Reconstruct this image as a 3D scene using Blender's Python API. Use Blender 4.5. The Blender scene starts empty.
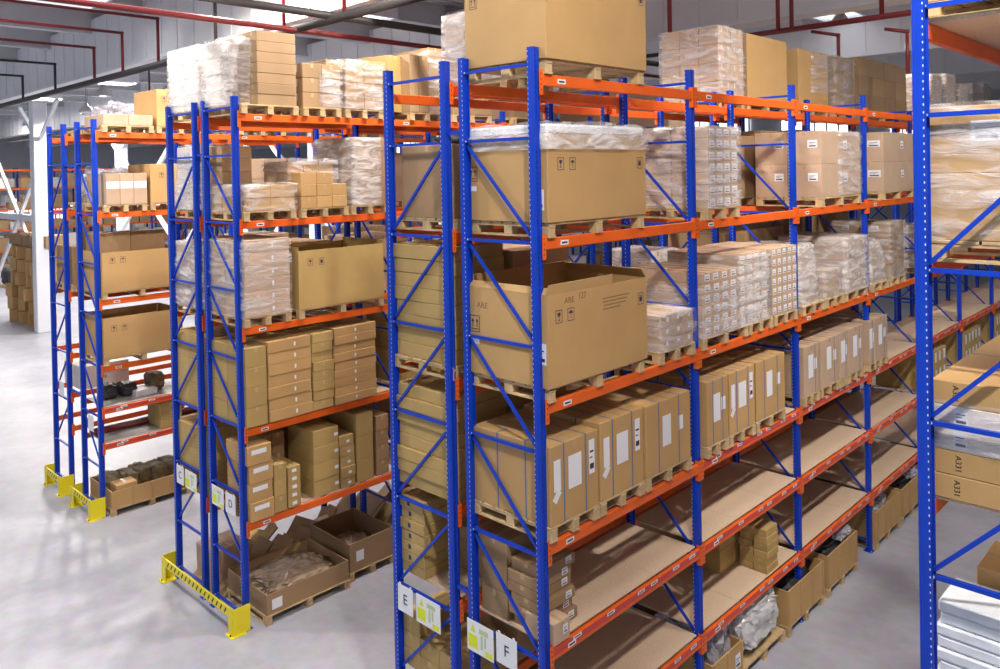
import bpy, math, random
from mathutils import Vector, Matrix, noise
R = math.radians
random.seed(7)
scn = bpy.context.scene
COL = scn.collection
rnd = random.random
def ru(a, b): return a + (b - a) * random.random()

# ------------------------------------------------------------ materials
def newmat(name):
    m = bpy.data.materials.new(name); m.use_nodes = True
    nt = m.node_tree; b = nt.nodes['Principled BSDF']
    return m, nt, b
def mat(name, col, rough=.5, metal=0, nscale=0, namt=.0, bump=0, bscale=20, objrand=0, spec=.5, emit=0):
    m, nt, b = newmat(name)
    N, L = nt.nodes.new, nt.links.new
    b.inputs['Roughness'].default_value = rough
    b.inputs['Metallic'].default_value = metal
    b.inputs['Specular IOR Level'].default_value = spec
    b.inputs['Base Color'].default_value = (*col, 1)
    src = None
    tc = N('ShaderNodeTexCoord')
    if nscale:
        n = N('ShaderNodeTexNoise'); n.inputs['Scale'].default_value = nscale; n.inputs['Detail'].default_value = 5
        L(tc.outputs['Object'], n.inputs['Vector'])
        r = N('ShaderNodeMapRange'); r.inputs['From Min'].default_value = .3; r.inputs['From Max'].default_value = .7
        r.inputs['To Min'].default_value = 1 - namt; r.inputs['To Max'].default_value = 1 + namt
        L(n.outputs['Fac'], r.inputs['Value']); src = r.outputs['Result']
    if objrand:
        oi = N('ShaderNodeObjectInfo')
        r2 = N('ShaderNodeMapRange'); r2.inputs['To Min'].default_value = 1 - objrand; r2.inputs['To Max'].default_value = 1 + objrand
        L(oi.outputs['Random'], r2.inputs['Value'])
        if src:
            mm = N('ShaderNodeMath'); mm.operation = 'MULTIPLY'; L(src, mm.inputs[0]); L(r2.outputs['Result'], mm.inputs[1]); src = mm.outputs[0]
        else: src = r2.outputs['Result']
    if src:
        v = N('ShaderNodeVectorMath'); v.operation = 'SCALE'; v.inputs[0].default_value = col
        L(src, v.inputs['Scale']); L(v.outputs[0], b.inputs['Base Color'])
    if bump:
        n = N('ShaderNodeTexNoise'); n.inputs['Scale'].default_value = bscale; n.inputs['Detail'].default_value = 3
        L(tc.outputs['Object'], n.inputs['Vector'])
        bp = N('ShaderNodeBump'); bp.inputs['Strength'].default_value = bump; bp.inputs['Distance'].default_value = .02
        L(n.outputs['Fac'], bp.inputs['Height']); L(bp.outputs[0], b.inputs['Normal'])
    if emit:
        b.inputs['Emission Color'].default_value = (*col, 1); b.inputs['Emission Strength'].default_value = emit
    return m
M = {}
M['blue'] = mat('blue_paint', (.002, .042, .46), .36, nscale=3, namt=.1, spec=.35)
M['orange'] = mat('orange_paint', (.78, .125, .012), .4, nscale=3, namt=.1)
M['zinc'] = mat('zinc', (.72, .76, .84), .35, .3)
M['yellow'] = mat('yellow_paint', (.86, .72, .01), .4)
M['black'] = mat('black_ink', (.012, .012, .015), .6)
M['ink'] = mat('printed_ink', (.05, .035, .06), .7)
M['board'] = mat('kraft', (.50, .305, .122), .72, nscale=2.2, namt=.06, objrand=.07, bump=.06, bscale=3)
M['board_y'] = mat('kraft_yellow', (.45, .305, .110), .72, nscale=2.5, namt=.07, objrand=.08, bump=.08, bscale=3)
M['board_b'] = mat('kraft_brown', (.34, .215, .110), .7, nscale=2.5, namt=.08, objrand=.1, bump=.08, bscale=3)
M['board_p'] = mat('kraft_pink', (.50, .35, .24), .66, nscale=2.5, namt=.08, objrand=.09, bump=.08, bscale=3)
M['board_w'] = mat('white_board', (.80, .72, .66), .55, nscale=2.5, namt=.05, objrand=.04)
M['tape'] = mat('packing_tape', (.52, .37, .20), .25)
M['paper'] = mat('white_paper', (.80, .81, .86), .5)
M['strap'] = mat('blue_strap', (.06, .14, .34), .4)
M['wood'] = mat('pallet_wood', (.56, .40, .21), .75, nscale=8, namt=.2, objrand=.12, bump=.2, bscale=12)
M['chip'] = mat('chipboard', (.64, .48, .345), .62, nscale=60, namt=.14, objrand=.03)
M['steelgrey'] = mat('grey_deck', (.42, .40, .38), .55, nscale=6, namt=.15)
M['red'] = mat('red_pipe', (.20, .018, .02), .4)
M['redstrip'] = mat('red_strip', (.60, .06, .05), .45)
M['darkpipe'] = mat('dark_pipe', (.03, .026, .028), .55)
M['kraftfilm'] = mat('kraft_scraps', (.34, .25, .17), .4, nscale=12, namt=.3, bump=.6, bscale=14)
M['pencil'] = mat('pencil_mark', (.22, .135, .07), .8)
M['white'] = mat('white_cladding', (.80, .81, .85), .5, nscale=1, namt=.03)
M['steel'] = mat('white_steel', (.78, .80, .86), .45)
M['greybeam'] = mat('grey_purlin', (.58, .59, .62), .55)
M['foam'] = mat('white_foam', (.80, .84, .90), .6, nscale=9, namt=.06, bump=.3, bscale=14)
M['bundle'] = mat('olive_bundle', (.20, .16, .08), .7, nscale=9, namt=.3, bump=.4, bscale=12)
M['darkstuff'] = mat('dark_bundle', (.035, .033, .04), .55, nscale=9, namt=.3, bump=.5, bscale=12)
M['lamp'] = mat('lamp_shade', (.5, .5, .52), .3, .5)
M['glowlamp'] = mat('lamp_glass', (1, .96, .9), .5, emit=9)
M['sky'] = mat('skylight_glass', (.93, .96, 1), .5, emit=1.15)
M['window'] = mat('window_glass', (.90, .94, 1), .5, emit=1.5)
M['limeprint'] = mat('lime_print', (.72, .80, .02), .5)
M['greenprint'] = mat('pale_green_print', (.50, .62, .34), .5)
M['silver'] = mat('silver_wrap', (.58, .57, .58), .3, .1, nscale=6, namt=.2, bump=.6, bscale=9)

def floor_mat():
    m, nt, b = newmat('concrete'); N, L = nt.nodes.new, nt.links.new
    tc = N('ShaderNodeTexCoord')
    n = N('ShaderNodeTexNoise'); n.inputs['Scale'].default_value = .55; n.inputs['Detail'].default_value = 7; n.inputs['Roughness'].default_value = .62
    L(tc.outputs['Object'], n.inputs['Vector'])
    cr = N('ShaderNodeValToRGB'); e = cr.color_ramp.elements
    e[0].position = .3; e[0].color = (.30, .305, .375, 1); e[1].position = .7; e[1].color = (.455, .46, .55, 1)
    L(n.outputs['Fac'], cr.inputs['Fac'])
    n2 = N('ShaderNodeTexNoise'); n2.inputs['Scale'].default_value = 5; n2.inputs['Detail'].default_value = 8
    L(tc.outputs['Object'], n2.inputs['Vector'])
    mx = N('ShaderNodeMix'); mx.data_type = 'RGBA'; mx.blend_type = 'OVERLAY'; mx.inputs[0].default_value = .25
    L(cr.outputs[0], mx.inputs[6]); L(n2.outputs['Color'], mx.inputs[7])
    hs = N('ShaderNodeHueSaturation'); hs.inputs['Saturation'].default_value = .75
    L(mx.outputs[2], hs.inputs['Color']); L(hs.outputs[0], b.inputs['Base Color'])
    b.inputs['Roughness'].default_value = .42
    return m
M['floor'] = floor_mat()

def film_mat(name, lo, hi, col=(.86, .86, .92), scale=(1.6, 1.6, 7)):
    m, nt, b = newmat(name); N, L = nt.nodes.new, nt.links.new
    b.inputs['Base Color'].default_value = (*col, 1)
    b.inputs['Roughness'].default_value = .16
    b.inputs['Specular IOR Level'].default_value = .9
    tc = N('ShaderNodeTexCoord'); mp = N('ShaderNodeMapping')
    mp.inputs['Scale'].default_value = scale; mp.inputs['Rotation'].default_value = (.35, .3, .2)
    L(tc.outputs['Object'], mp.inputs['Vector'])
    n = N('ShaderNodeTexNoise'); n.inputs['Scale'].default_value = 1.6; n.inputs['Detail'].default_value = 5; n.inputs['Roughness'].default_value = .6
    n.inputs['Distortion'].default_value = .8
    L(mp.outputs[0], n.inputs['Vector'])
    r = N('ShaderNodeMapRange'); r.inputs['From Min'].default_value = .42; r.inputs['From Max'].default_value = .72
    r.inputs['To Min'].default_value = lo; r.inputs['To Max'].default_value = hi  # whitish opacity streaks stand in for glints on the film
    L(n.outputs['Fac'], r.inputs['Value']); L(r.outputs['Result'], b.inputs['Alpha'])
    bp = N('ShaderNodeBump'); bp.inputs['Strength'].default_value = 1; bp.inputs['Distance'].default_value = .03
    L(n.outputs['Fac'], bp.inputs['Height']); L(bp.outputs[0], b.inputs['Normal'])
    return m
M['film'] = film_mat('stretch_film', .06, .62)
M['filmw'] = film_mat('thick_stretch_film', .22, .88, (.90, .87, .88))
M['clump'] = film_mat('crumpled_film', .45, .98, (.60, .58, .66), (4, 4, 4))

# ------------------------------------------------------------ mesh helpers
class MB:
    def __init__(s): s.v = []; s.f = []; s.mi = []
    def quadbox(s, c, d, mi=0, rot=None):
        n = len(s.v); hx, hy, hz = d[0]/2, d[1]/2, d[2]/2
        for x in (-hx, hx):
            for y in (-hy, hy):
                for z in (-hz, hz):
                    p = Vector((x, y, z))
                    if rot is not None: p = rot @ p
                    s.v.append(tuple(p + Vector(c)))
        for q in ((0,1,3,2),(4,6,7,5),(0,4,5,1),(2,3,7,6),(0,2,6,4),(1,5,7,3)):
            s.f.append(tuple(n+i for i in q)); s.mi.append(mi)
    def box(s, x0, x1, y0, y1, z0, z1, mi=0): s.quadbox(((x0+x1)/2, (y0+y1)/2, (z0+z1)/2), (abs(x1-x0), abs(y1-y0), abs(z1-z0)), mi)
    def cham(s, x0, x1, y0, y1, z0, z1, c, mi=0):
        n = len(s.v); idx = {}
        X, Y, Z = (x0, x1), (y0, y1), (z0, z1)
        for a in (0,1):
            for b in (0,1):
                for d in (0,1):
                    sx, sy, sz = (1-2*a)*c, (1-2*b)*c, (1-2*d)*c
                    idx[a,b,d,0] = len(s.v); s.v.append((X[a], Y[b]+sy, Z[d]+sz))
                    idx[a,b,d,1] = len(s.v); s.v.append((X[a]+sx, Y[b], Z[d]+sz))
                    idx[a,b,d,2] = len(s.v); s.v.append((X[a]+sx, Y[b]+sy, Z[d]))
        cx = Vector(((x0+x1)/2, (y0+y1)/2, (z0+z1)/2))
        def add(l):
            P = [Vector(s.v[i]) for i in l]; nn = (P[1]-P[0]).cross(P[2]-P[0]); m = sum(P, Vector())/len(P) - cx
            if nn.dot(m) < 0: l = l[::-1]
            s.f.append(tuple(l)); s.mi.append(mi)
        for a in (0,1):
            add([idx[a,0,0,0], idx[a,1,0,0], idx[a,1,1,0], idx[a,0,1,0]])
            add([idx[0,a,0,1], idx[1,a,0,1], idx[1,a,1,1], idx[0,a,1,1]])
            add([idx[0,0,a,2], idx[1,0,a,2], idx[1,1,a,2], idx[0,1,a,2]])
            for b in (0,1):
                add([idx[a,b,0,0], idx[a,b,1,0], idx[a,b,1,1], idx[a,b,0,1]])
                add([idx[a,0,b,0], idx[a,1,b,0], idx[a,1,b,2], idx[a,0,b,2]])
                add([idx[0,a,b,1], idx[1,a,b,1], idx[1,a,b,2], idx[0,a,b,2]])
                for d in (0,1): add([idx[a,b,d,0], idx[a,b,d,1], idx[a,b,d,2]])
    def tube(s, p, q, r, n=8, mi=0, caps=True):
        p, q = Vector(p), Vector(q); d = (q-p).normalized()
        a = d.orthogonal().normalized(); b = d.cross(a); k = len(s.v)
        for e in (p, q):
            for i in range(n):
                t = 2*math.pi*i/n; s.v.append(tuple(e + a*math.cos(t)*r + b*math.sin(t)*r))
        for i in range(n):
            j = (i+1) % n; s.f.append((k+i, k+j, k+n+j, k+n+i)); s.mi.append(mi)
        if caps:
            s.f.append(tuple(k+i for i in range(n))[::-1]); s.mi.append(mi)
            s.f.append(tuple(k+n+i for i in range(n))); s.mi.append(mi)
    def bar(s, p, q, w, h, mi=0):
        p, q = Vector(p), Vector(q); d = q-p
        rot = d.to_track_quat('X', 'Z').to_matrix()
        s.quadbox((p+q)/2, (d.length, w, h), mi, rot)
    def prism(s, pts, z0, z1, mi=0):
        k = len(s.v); n = len(pts)
        for z in (z0, z1):
            for x, y in pts: s.v.append((x, y, z))
        for i in range(n):
            j = (i+1) % n; s.f.append((k+i, k+j, k+n+j, k+n+i)); s.mi.append(mi)
        s.f.append(tuple(k+i for i in range(n))[::-1]); s.mi.append(mi)
        s.f.append(tuple(k+n+i for i in range(n))); s.mi.append(mi)
    def lathe(s, prof, c, n=16, mi=0):
        k = len(s.v)
        for r, z in prof:
            for i in range(n):
                t = 2*math.pi*i/n; s.v.append((c[0]+r*math.cos(t), c[1]+r*math.sin(t), c[2]+z))
        for a in range(len(prof)-1):
            for i in range(n):
                j = (i+1) % n; s.f.append((k+a*n+i, k+a*n+j, k+(a+1)*n+j, k+(a+1)*n+i)); s.mi.append(mi)
    def mesh(s, name, mats, smooth=False):
        me = bpy.data.meshes.new(name); me.from_pydata(s.v, [], s.f)
        for m in mats: me.materials.append(M[m] if isinstance(m, str) else m)
        me.polygons.foreach_set('material_index', s.mi)
        if smooth: me.polygons.foreach_set('use_smooth', [True]*len(s.f))
        me.update(); return me
def link(name, me, loc=(0,0,0), rz=0, parent=None, rot=None):
    o = bpy.data.objects.new(name, me); COL.objects.link(o)
    o.location = loc; o.rotation_euler = rot if rot else (0, 0, rz)
    if parent: o.parent = parent
    return o
def tag(o, label, cat, group=None):
    o['label'] = label; o['category'] = cat; o['kind'] = 'thing'
    if len(label.split()) > 16: print('LONG', label)
    if group: o['group'] = group
    return o
def struct(name, mb, mats):
    o = link(name, mb.mesh(name, mats)); o['kind'] = 'structure'; return o
CACHE = {}
def cached(key, fn):
    if key not in CACHE: CACHE[key] = fn()
    return CACHE[key]

# ------------------------------------------------------------ geometry of the place (metres)
BAY = 2.8; DEP = .96; HT = 7.774
ROWS = {  # x of the aisle-side post, direction to the rear post, phrase
 'F': (0, -1, 'rack F'), 'E': (-2.208, 1, 'rack E'), 'D': (-5.81, -1, 'long-guard rack'), 'C': (-8.046, 1, 'long-guard rear rack'),
 'B': (-11.476, -1, 'far rack'), 'A': (-14.2, 1, 'farthest rack'), 'G': (3.36, 1, 'right-hand rack'), }
LV = {'F': [.918, 1.982, 2.992, 4.333, 5.889, 7.442], 'D': [1.46, 2.84, 4.32, 5.87, 7.442], 'B': [1.33, 2.03, 2.86, 4.16, 5.87, 7.442]}
LV['E'] = LV['F']; LV['G'] = LV['F']; LV['C'] = LV['D']; LV['A'] = LV['B']
ORD = ['first', 'second', 'third', 'fourth', 'fifth', 'sixth', 'seventh', 'eighth', 'ninth', 'tenth', 'eleventh', 'twelfth']
def shelf(row, i):
    n = len(LV[row])
    return 'floor' if i < 0 else ('top shelf' if i == n-1 else ('lowest shelf' if i == 0 else ORD[i] + ' shelf'))

# upright frame ------------------------------------------------------
def post_mesh():
    b = MB()   # aisle side at +x, inner side at -x ; pale dots near inner edge of the +-y flanks, painted as brightness at the holes
    h = .05
    pts = [(-.04, -.032), (-.034, -.05), (.018, -.05), (.026, -.043), (.036, -.043), (.043, -.036), (.043, -.014), (.036, -.009), (.036, .009), (.043, .014), (.043, .036), (.036, .043), (.026, .043), (.018, .05), (-.034, .05), (-.04, .032), (-.022, .030), (-.022, -.030)]
    b.prism(pts, .012, HT)
    z = .08
    while z < HT - .03:
        for s in (-1, 1):
            b.box(-.0305, -.0235, s*.0502, s*.0508, z, z+.014, 1)
            b.box(.0435, .0445, s*.024-.004, s*.024+.004, z, z+.018, 2)
        z += .05
    b.box(-.06, .06, -.065, .065, 0, .012, 0)
    return b.mesh('post', ['blue', 'zinc', 'black'])
POST = post_mesh()
def foot_mesh():
    b = MB(); b.cham(-.07, .07, -.075, .075, 0, .0115, .002)
    for y in (-.062, .062): b.tube((.055, y, .0116), (.055, y, .022), .009, 6, 1)
    return b.mesh('foot_plate', ['blue', 'zinc'])
BZ = [.18, .95, 1.94, 2.94, 3.93, 4.93, 5.92, 6.92, 7.62]
def brace_mesh(L):
    b = MB(); b.box(0, L, -.016, .016, -.015, .015); b.tube((0.0, -.03, 0), (0.0, .03, 0), .01, 6, 1); b.tube((L, -.03, 0), (L, .03, 0), .01, 6, 1)
    return b.mesh('brace', ['blue', 'zinc'])
def diag_mesh(L, dz):
    b = MB(); b.bar((0, 0, 0), (L, 0, dz), .026, .028); return b.mesh('diagonal', ['blue'])
frames = 0
def frame(row, n, full=True):
    X, d, ph = ROWS[row]; Y = n*BAY
    root = link('upright_frame', None, (X, Y, 0))
    where = 'at the near end of' if n == 0 else '%s from the near end of' % (ORD[n] if n < 12 else 'last')
    tag(root, 'blue perforated upright frame, %s %s' % (where, {'F':'rack F','E':'rack E','D':'the long-guard rack, near row','C':'the long-guard rack, rear row','B':'the far rack, near row','A':'the far rack, rear row','G':'the right-hand rack'}[row]), 'rack frame', 'blue upright frames')
    for q in (link('post', POST, (0, 0, 0), 0 if d < 0 else math.pi, root), link('post', POST, (d*DEP, 0, 0), math.pi if d < 0 else 0, root)):
        link('foot_plate', cached('foot', foot_mesh), (0, 0, 0), 0, q)
    br = cached('brace', lambda: brace_mesh(DEP-.07))
    for z in BZ: link('cross_brace', br, (.035*d if d > 0 else -DEP+.035, 0, z), 0, root)
    for a, c in zip(BZ[1:-2], BZ[2:-1]):
        dz = c - a - .09
        if d < 0: me = cached(('dn', round(dz, 2)), lambda: diag_mesh(DEP-.08, -dz)); link('diagonal_brace', me, (-DEP+.04, 0, c-.045), 0, root)
        else: me = cached(('up', round(dz, 2)), lambda: diag_mesh(DEP-.08, dz)); link('diagonal_brace', me, (.04, 0, a+.045), 0, root)
    return root

# beams ---------------------------------------------------------------
def beam_mesh():
    b = MB(); b.cham(-.025, .025, -BAY/2+.052, BAY/2-.052, -.030, .080, .006); return b.mesh('pallet_beam', ['orange'])
def conn_mesh(s):
    b = MB(); b.box(.024, .030, s*(BAY/2-.053), s*(BAY/2-.002), -.12, .12); b.box(-.02, .024, s*(BAY/2-.056), s*(BAY/2-.052), -.12, .12)
    for z in (-.08, -.03, .02, .07): b.box(.030, .0315, s*(BAY/2-.03), s*(BAY/2-.02), z, z+.015, 1)
    return b.mesh('end_connector', ['orange', 'black'])
def plate_mesh(w=.12, h=.045):
    b = MB(); b.box(.0255, .0275, -w/2, w/2, -h/2, h/2); b.box(.0276, .0280, -w*.36, w*.36, -.010, .008, 1); return b.mesh('label_plate', ['paper', 'ink'])
def strip_mesh():
    b = MB(); random.seed(3)
    y = -BAY/2+.2
    b.box(.0253, .0262, -BAY/2+.06, BAY/2-.06, .012, .078, 1)
    for yy in (-1.05, -.5, .05, .3, .75, 1.1): b.box(.0263, .0270, yy, yy+.13, .042, .076, 0); b.box(.0271, .0274, yy+.02, yy+.11, .052, .064, 2)
    return b.mesh('marking_strip', ['paper', 'redstrip', 'ink'])
def beam(row, lv, bay, side='front', strip=False, plate=True):
    X, d, ph = ROWS[row]; z = LV[row][lv]
    fx = 1 if d < 0 else -1                         # direction the aisle side faces
    if side == 'front': x = X + fx*.0455 - fx*.010; rz = 0 if fx > 0 else math.pi
    else: x = X + d*DEP - fx*.0355; rz = math.pi if fx > 0 else 0
    if row == 'G' and side == 'front': x = X + .02
    o = link('pallet_beam', cached('beam', beam_mesh), (x + (0.009 if rz == 0 else -.009), (bay+.5)*BAY, z), rz)
    tag(o, 'orange pallet beam, %s side, %s, %s bay of %s' % (side, shelf(row, lv), ORD[bay], ph), 'rack beam', 'orange pallet beams')
    for s in (-1, 1) if not (row == 'G' and side == 'front') else (): link('end_connector', cached(('conn', s), lambda: conn_mesh(s)), (0,0,0), 0, o)
    if plate and side == 'front' and row != 'G':
        link('label_plate', cached('plate', plate_mesh), (0, -BAY/2+.33 if rz == 0 else BAY/2-.33, .022), 0, o)
    if strip: link('marking_strip', cached('strip', strip_mesh), (0,0,0), 0, o)
    return o
def deck(row, lv, bay, m='chip'):
    X, d, ph = ROWS[row]; z = LV[row][lv] + .0815
    me = cached(('deck', m), lambda: deck_mesh(m))
    o = link('shelf_board', me, (X + d*DEP/2, (bay+.5)*BAY, z))
    return tag(o, '%s shelf board, %s, %s bay of %s' % ('pale chipboard' if m == 'chip' else 'grey ribbed', shelf(row, lv), ORD[bay], ph), 'shelf board', 'shelf boards')
def deck_mesh(m):
    b = MB()
    for i in range(3):
        y0 = -1.33 + i*.89
        b.cham(-.49, .49, y0, y0+.885, 0, .018, .002)
    return b.mesh('shelf_board', [m])

for row, nf in (('F', 9), ('E', 8), ('D', 6), ('C', 4), ('B', 4), ('A', 3), ('G', 3)):
    for n in range(nf): frame(row, n)
for bay in range(8):
    for lv in range(6):
        beam('F', lv, bay, 'front', strip=lv <= 2 and bay > 0 or lv <= 1)
        if lv >= 2 and bay < 7 or bay < 4 and lv > 0: beam('F', lv, bay, 'rear')
    for lv in (0, 1): deck('F', lv, bay)
    deck('F', 2, bay)
for bay in range(7):
    for lv in (5, 4, 3, 2, 1, 0):
        if bay < 3 or lv > 2: beam('E', lv, bay, 'rear')
        if bay < 3 and lv > 1: beam('E', lv, bay, 'front')
for bay in range(5):
    for lv in range(5):
        beam('D', lv, bay)
        if bay < 2 or lv > 2: beam('D', lv, bay, 'rear')
for bay in range(3):
    for lv in range(5):
        if bay == 0 or lv > 2: beam('C', lv, bay); beam('C', lv, bay, 'rear')
    for lv in range(6):
        beam('B', lv, bay, 'front', strip=lv < 2); 
        if bay == 0 or lv > 3: beam('B', lv, bay, 'rear')
for bay in range(2):
    for lv in range(6):
        if bay == 0 or lv > 3: beam('A', lv, bay); beam('A', lv, bay, 'rear')
deck('B', 0, 0, 'steelgrey'); deck('B', 1, 0, 'steelgrey'); deck('D', 0, 0); deck('D', 1, 0); deck('D', 0, 1); deck('D', 1, 1)
for bay in range(4):
    deck('E', 0, bay); deck('E', 1, bay); deck('E', 2, bay)
deck('C', 0, 0); deck('C', 1, 0)
for bay in range(2):
    for lv in (2, 3, 4, 5): beam('G', lv, bay); beam('G', lv, bay, 'rear')
deck('G', 3, 0); deck('G', 5, 0);  deck('G', 2, 0)
# spacers between back-to-back frames
def spacer(xa, xb, z, ph):
    b = MB(); b.box(-(xb-xa)/2, (xb-xa)/2, -.015, .015, -.02, .02)
    for s in (-1, 1): b.box(s*(xb-xa)/2-.004*(s>0), s*(xb-xa)/2+.004*(s<0), -.03, .03, -.03, .03)
    tag(link('row_spacer', b.mesh('row_spacer', ['blue']), ((xa+xb)/2, 0, z)), 'small blue row spacer %s' % ph, 'spacer', 'row spacers')
spacer(-1.203, -1.005, 7.02, 'near the top between racks E and F')
spacer(-1.203, -1.005, 2.25, 'near the signs between racks E and F')
spacer(-7.04, -6.815, 6.95, 'near the top between the long-guard posts')
spacer(-13.19, -12.48, 6.9, 'near the top between the far rack frames')
spacer(-13.19, -12.48, 2.2, 'low between the far rack frames')

# guards --------------------------------------------------------------
def guard(xa, xb, label):
    root = link('rack_guard', None, ((xa+xb)/2, -.14, 0)); tag(root, label, 'rack guard', 'yellow end guards')
    w = (xb-xa)/2
    for s in (-1, 1):
        b = MB(); x = s*w
        b.box(x-.008*s, x, -.10, .16, .012, .40); b.box(x-.15*s, x-.008*s, -.11, -.10, .012, .40)
        b.box(x-.17*s, x+.03*s, -.15, .08, 0, .012)
        b.tube((x-.05*s, -.13, .012), (x-.05*s, -.13, .03), .012, 6, 1)
        link('corner_post', b.mesh('corner_post', ['yellow', 'black']), (0,0,0), 0, root)
    b = MB(); b.box(-w+.15, w-.15, -.105, -.085, .255, .385)
    x = -w+.22
    while x < w-.24:
        b.bar((x, -.1062, .28), (x+.06, -.1062, .36), .0015, .028, 1); x += .13
    b2 = b
    link('rail', b.mesh('rail', ['yellow', 'black']), (0,0,0), 0, root)
guard(-8.16, -5.72, 'long yellow end guard with black hazard dashes at the middle rack')
guard(-12.54, -11.40, 'short yellow end guard right of the two at the far rack')
guard(-14.22, -13.18, 'short yellow end guard left of the two at the far rack')

# signs ---------------------------------------------------------------
def text(s, size, loc, parent, m='black', rot=(R(90), 0, 0), name='letter'):
    c = bpy.data.curves.new(name, 'FONT'); c.body = s; c.size = size; c.align_x = 'CENTER'; c.align_y = 'CENTER'; c.extrude = .0006
    c.materials.append(M[m]); t = bpy.data.objects.new('tmp', c); COL.objects.link(t)
    bpy.context.view_layer.update(); me = bpy.data.meshes.new_from_object(t.evaluated_get(bpy.context.evaluated_depsgraph_get()))
    bpy.data.objects.remove(t); bpy.data.curves.remove(c); me.name = name
    if not me.materials: me.materials.append(M[m])
    return link(name, me, loc, 0, parent, rot)
def sign(x0, x1, z0, z1, letter, label, tilt=0.0):
    w, h = x1-x0, z1-z0
    b = MB(); b.box(-w/2, w/2, -.002, .002, -h, 0)
    for s in (-1, 1): b.box(s*w*.35-.012, s*w*.35+.012, -.004, .004, -.01, .02)
    o = link('rack_sign', b.mesh('rack_sign', ['paper']), ((x0+x1)/2, -.062, z1), rot=(0, 0, 0))
    tag(o, label, 'sign', 'row signs')
    if letter: text(letter, h*.55, (0, -.0032, -h*.52), o)
    return o
def info(x0, x1, z0, z1, label, small=False):
    w, h = x1-x0, z1-z0
    b = MB(); b.box(-w/2, w/2, -.002, .002, -h, 0)
    o = link('safety_sign', b.mesh('safety_sign', ['paper']), ((x0+x1)/2, -.062, z1)); tag(o, label, 'sign', 'yellow load notices')
    b = MB(); b.box(-w*.45, -w*.10, -.0035, -.0021, -h*.88, -h*.45)
    link('lime_panel', b.mesh('lime_panel', ['limeprint']), (0,0,0), 0, o); b = MB(); b.box(w*.18, w*.45, -.0035, -.0021, -h*.95, -h*.78)
    link('lime_panel', b.mesh('lime_panel', ['limeprint']), (0,0,0), 0, o)
    b = MB(); k = len(b.v); t = -w*.27
    b.v += [(t-w*.09, -.0035, -h*.36), (t+w*.09, -.0035, -h*.36), (t, -.0035, -h*.10), (t-w*.09, -.0022, -h*.36), (t+w*.09, -.0022, -h*.36), (t, -.0022, -h*.10)]
    b.f += [(0,1,2), (5,4,3), (0,3,4,1), (1,4,5,2), (2,5,3,0)]; b.mi += [0]*5
    link('warning_triangle', b.mesh('warning_triangle', ['limeprint']), (0,0,0), 0, o)
    b = MB(); b.box(-w*.04, w*.30, -.0035, -.0021, -h*.32, -h*.16); b.box(w*.02, w*.10, -.0035, -.0021, -h*.80, -h*.36); b.box(w*.15, w*.22, -.0035, -.0021, -h*.70, -h*.36)
    link('green_print', b.mesh('green_print', ['greenprint']), (0,0,0), 0, o)
sign(-2.14, -1.88, 1.68, 1.98, 'E', 'white hanging sign with a black letter E')
info(-1.82, -1.42, 1.67, 1.98, 'yellow and white load notice beside the letter E sign')
info(-1.0, -.62, 1.70, 2.02, 'yellow and white load notice beside the letter F sign')
sign(-.58, -.30, 1.74, 2.04, 'F', 'white hanging sign with a black letter F')
sign(-7.92, -7.66, 1.62, 1.92, 'C', 'small white letter sign left of its notice, long-guard rear rack')
info(-7.60, -7.20, 1.62, 1.92, 'yellow load notice on the rear frame of the long-guard rack')
info(-6.68, -6.30, 1.62, 1.92, 'yellow load notice on the near frame of the long-guard rack')
sign(-6.24, -5.94, 1.62, 1.92, 'D', 'small white letter sign right of its notice, long-guard near rack')
sign(-12.0, -11.7, 1.62, 1.92, None, 'small blank white sign plate on the far rack near frame')
sign(-13.7, -13.4, 2.0, 2.3, None, 'small blank white sign plate on the farthest rack frame')

# pallets ---------------------------------------------------------------
def pallet_parts(lx, ly):
    a = MB(); n = max(4, int(lx/.15)); g = lx/n
    for i in range(n):
        x0 = -lx/2 + i*g; a.cham(x0+.008, x0+g-.008, -ly/2, ly/2, .118, .140, .003)
    for y in (-ly/2+.05, 0, ly/2-.05): a.box(-lx/2, lx/2, y-.045, y+.045, .098, .117)
    s = MB()
    for x in (-lx/2+.06, 0, lx/2-.06): s.cham(x-.055, x+.055, -.048, .048, .020, .0975, .004)
    s.box(-lx/2, lx/2, -.05, .05, 0, .0195)
    return a.mesh('deck', ['wood']), s.mesh('skid', ['wood'])
def pallet(x0, x1, y0, y1, z, label, rz=0):
    lx, ly = round(x1-x0, 2), round(y1-y0, 2)
    d, s = cached(('pal', lx, ly), lambda: pallet_parts(lx, ly))
    o = link('pallet', None, ((x0+x1)/2, (y0+y1)/2, z), rz); tag(o, label, 'pallet', 'wooden pallets')
    link('deck', d, (0,0,0), 0, o)
    for y in (-ly/2+.05, 0, ly/2-.05): link('skid', s, (0, y, 0), 0, o)
    return z + .141

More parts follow.
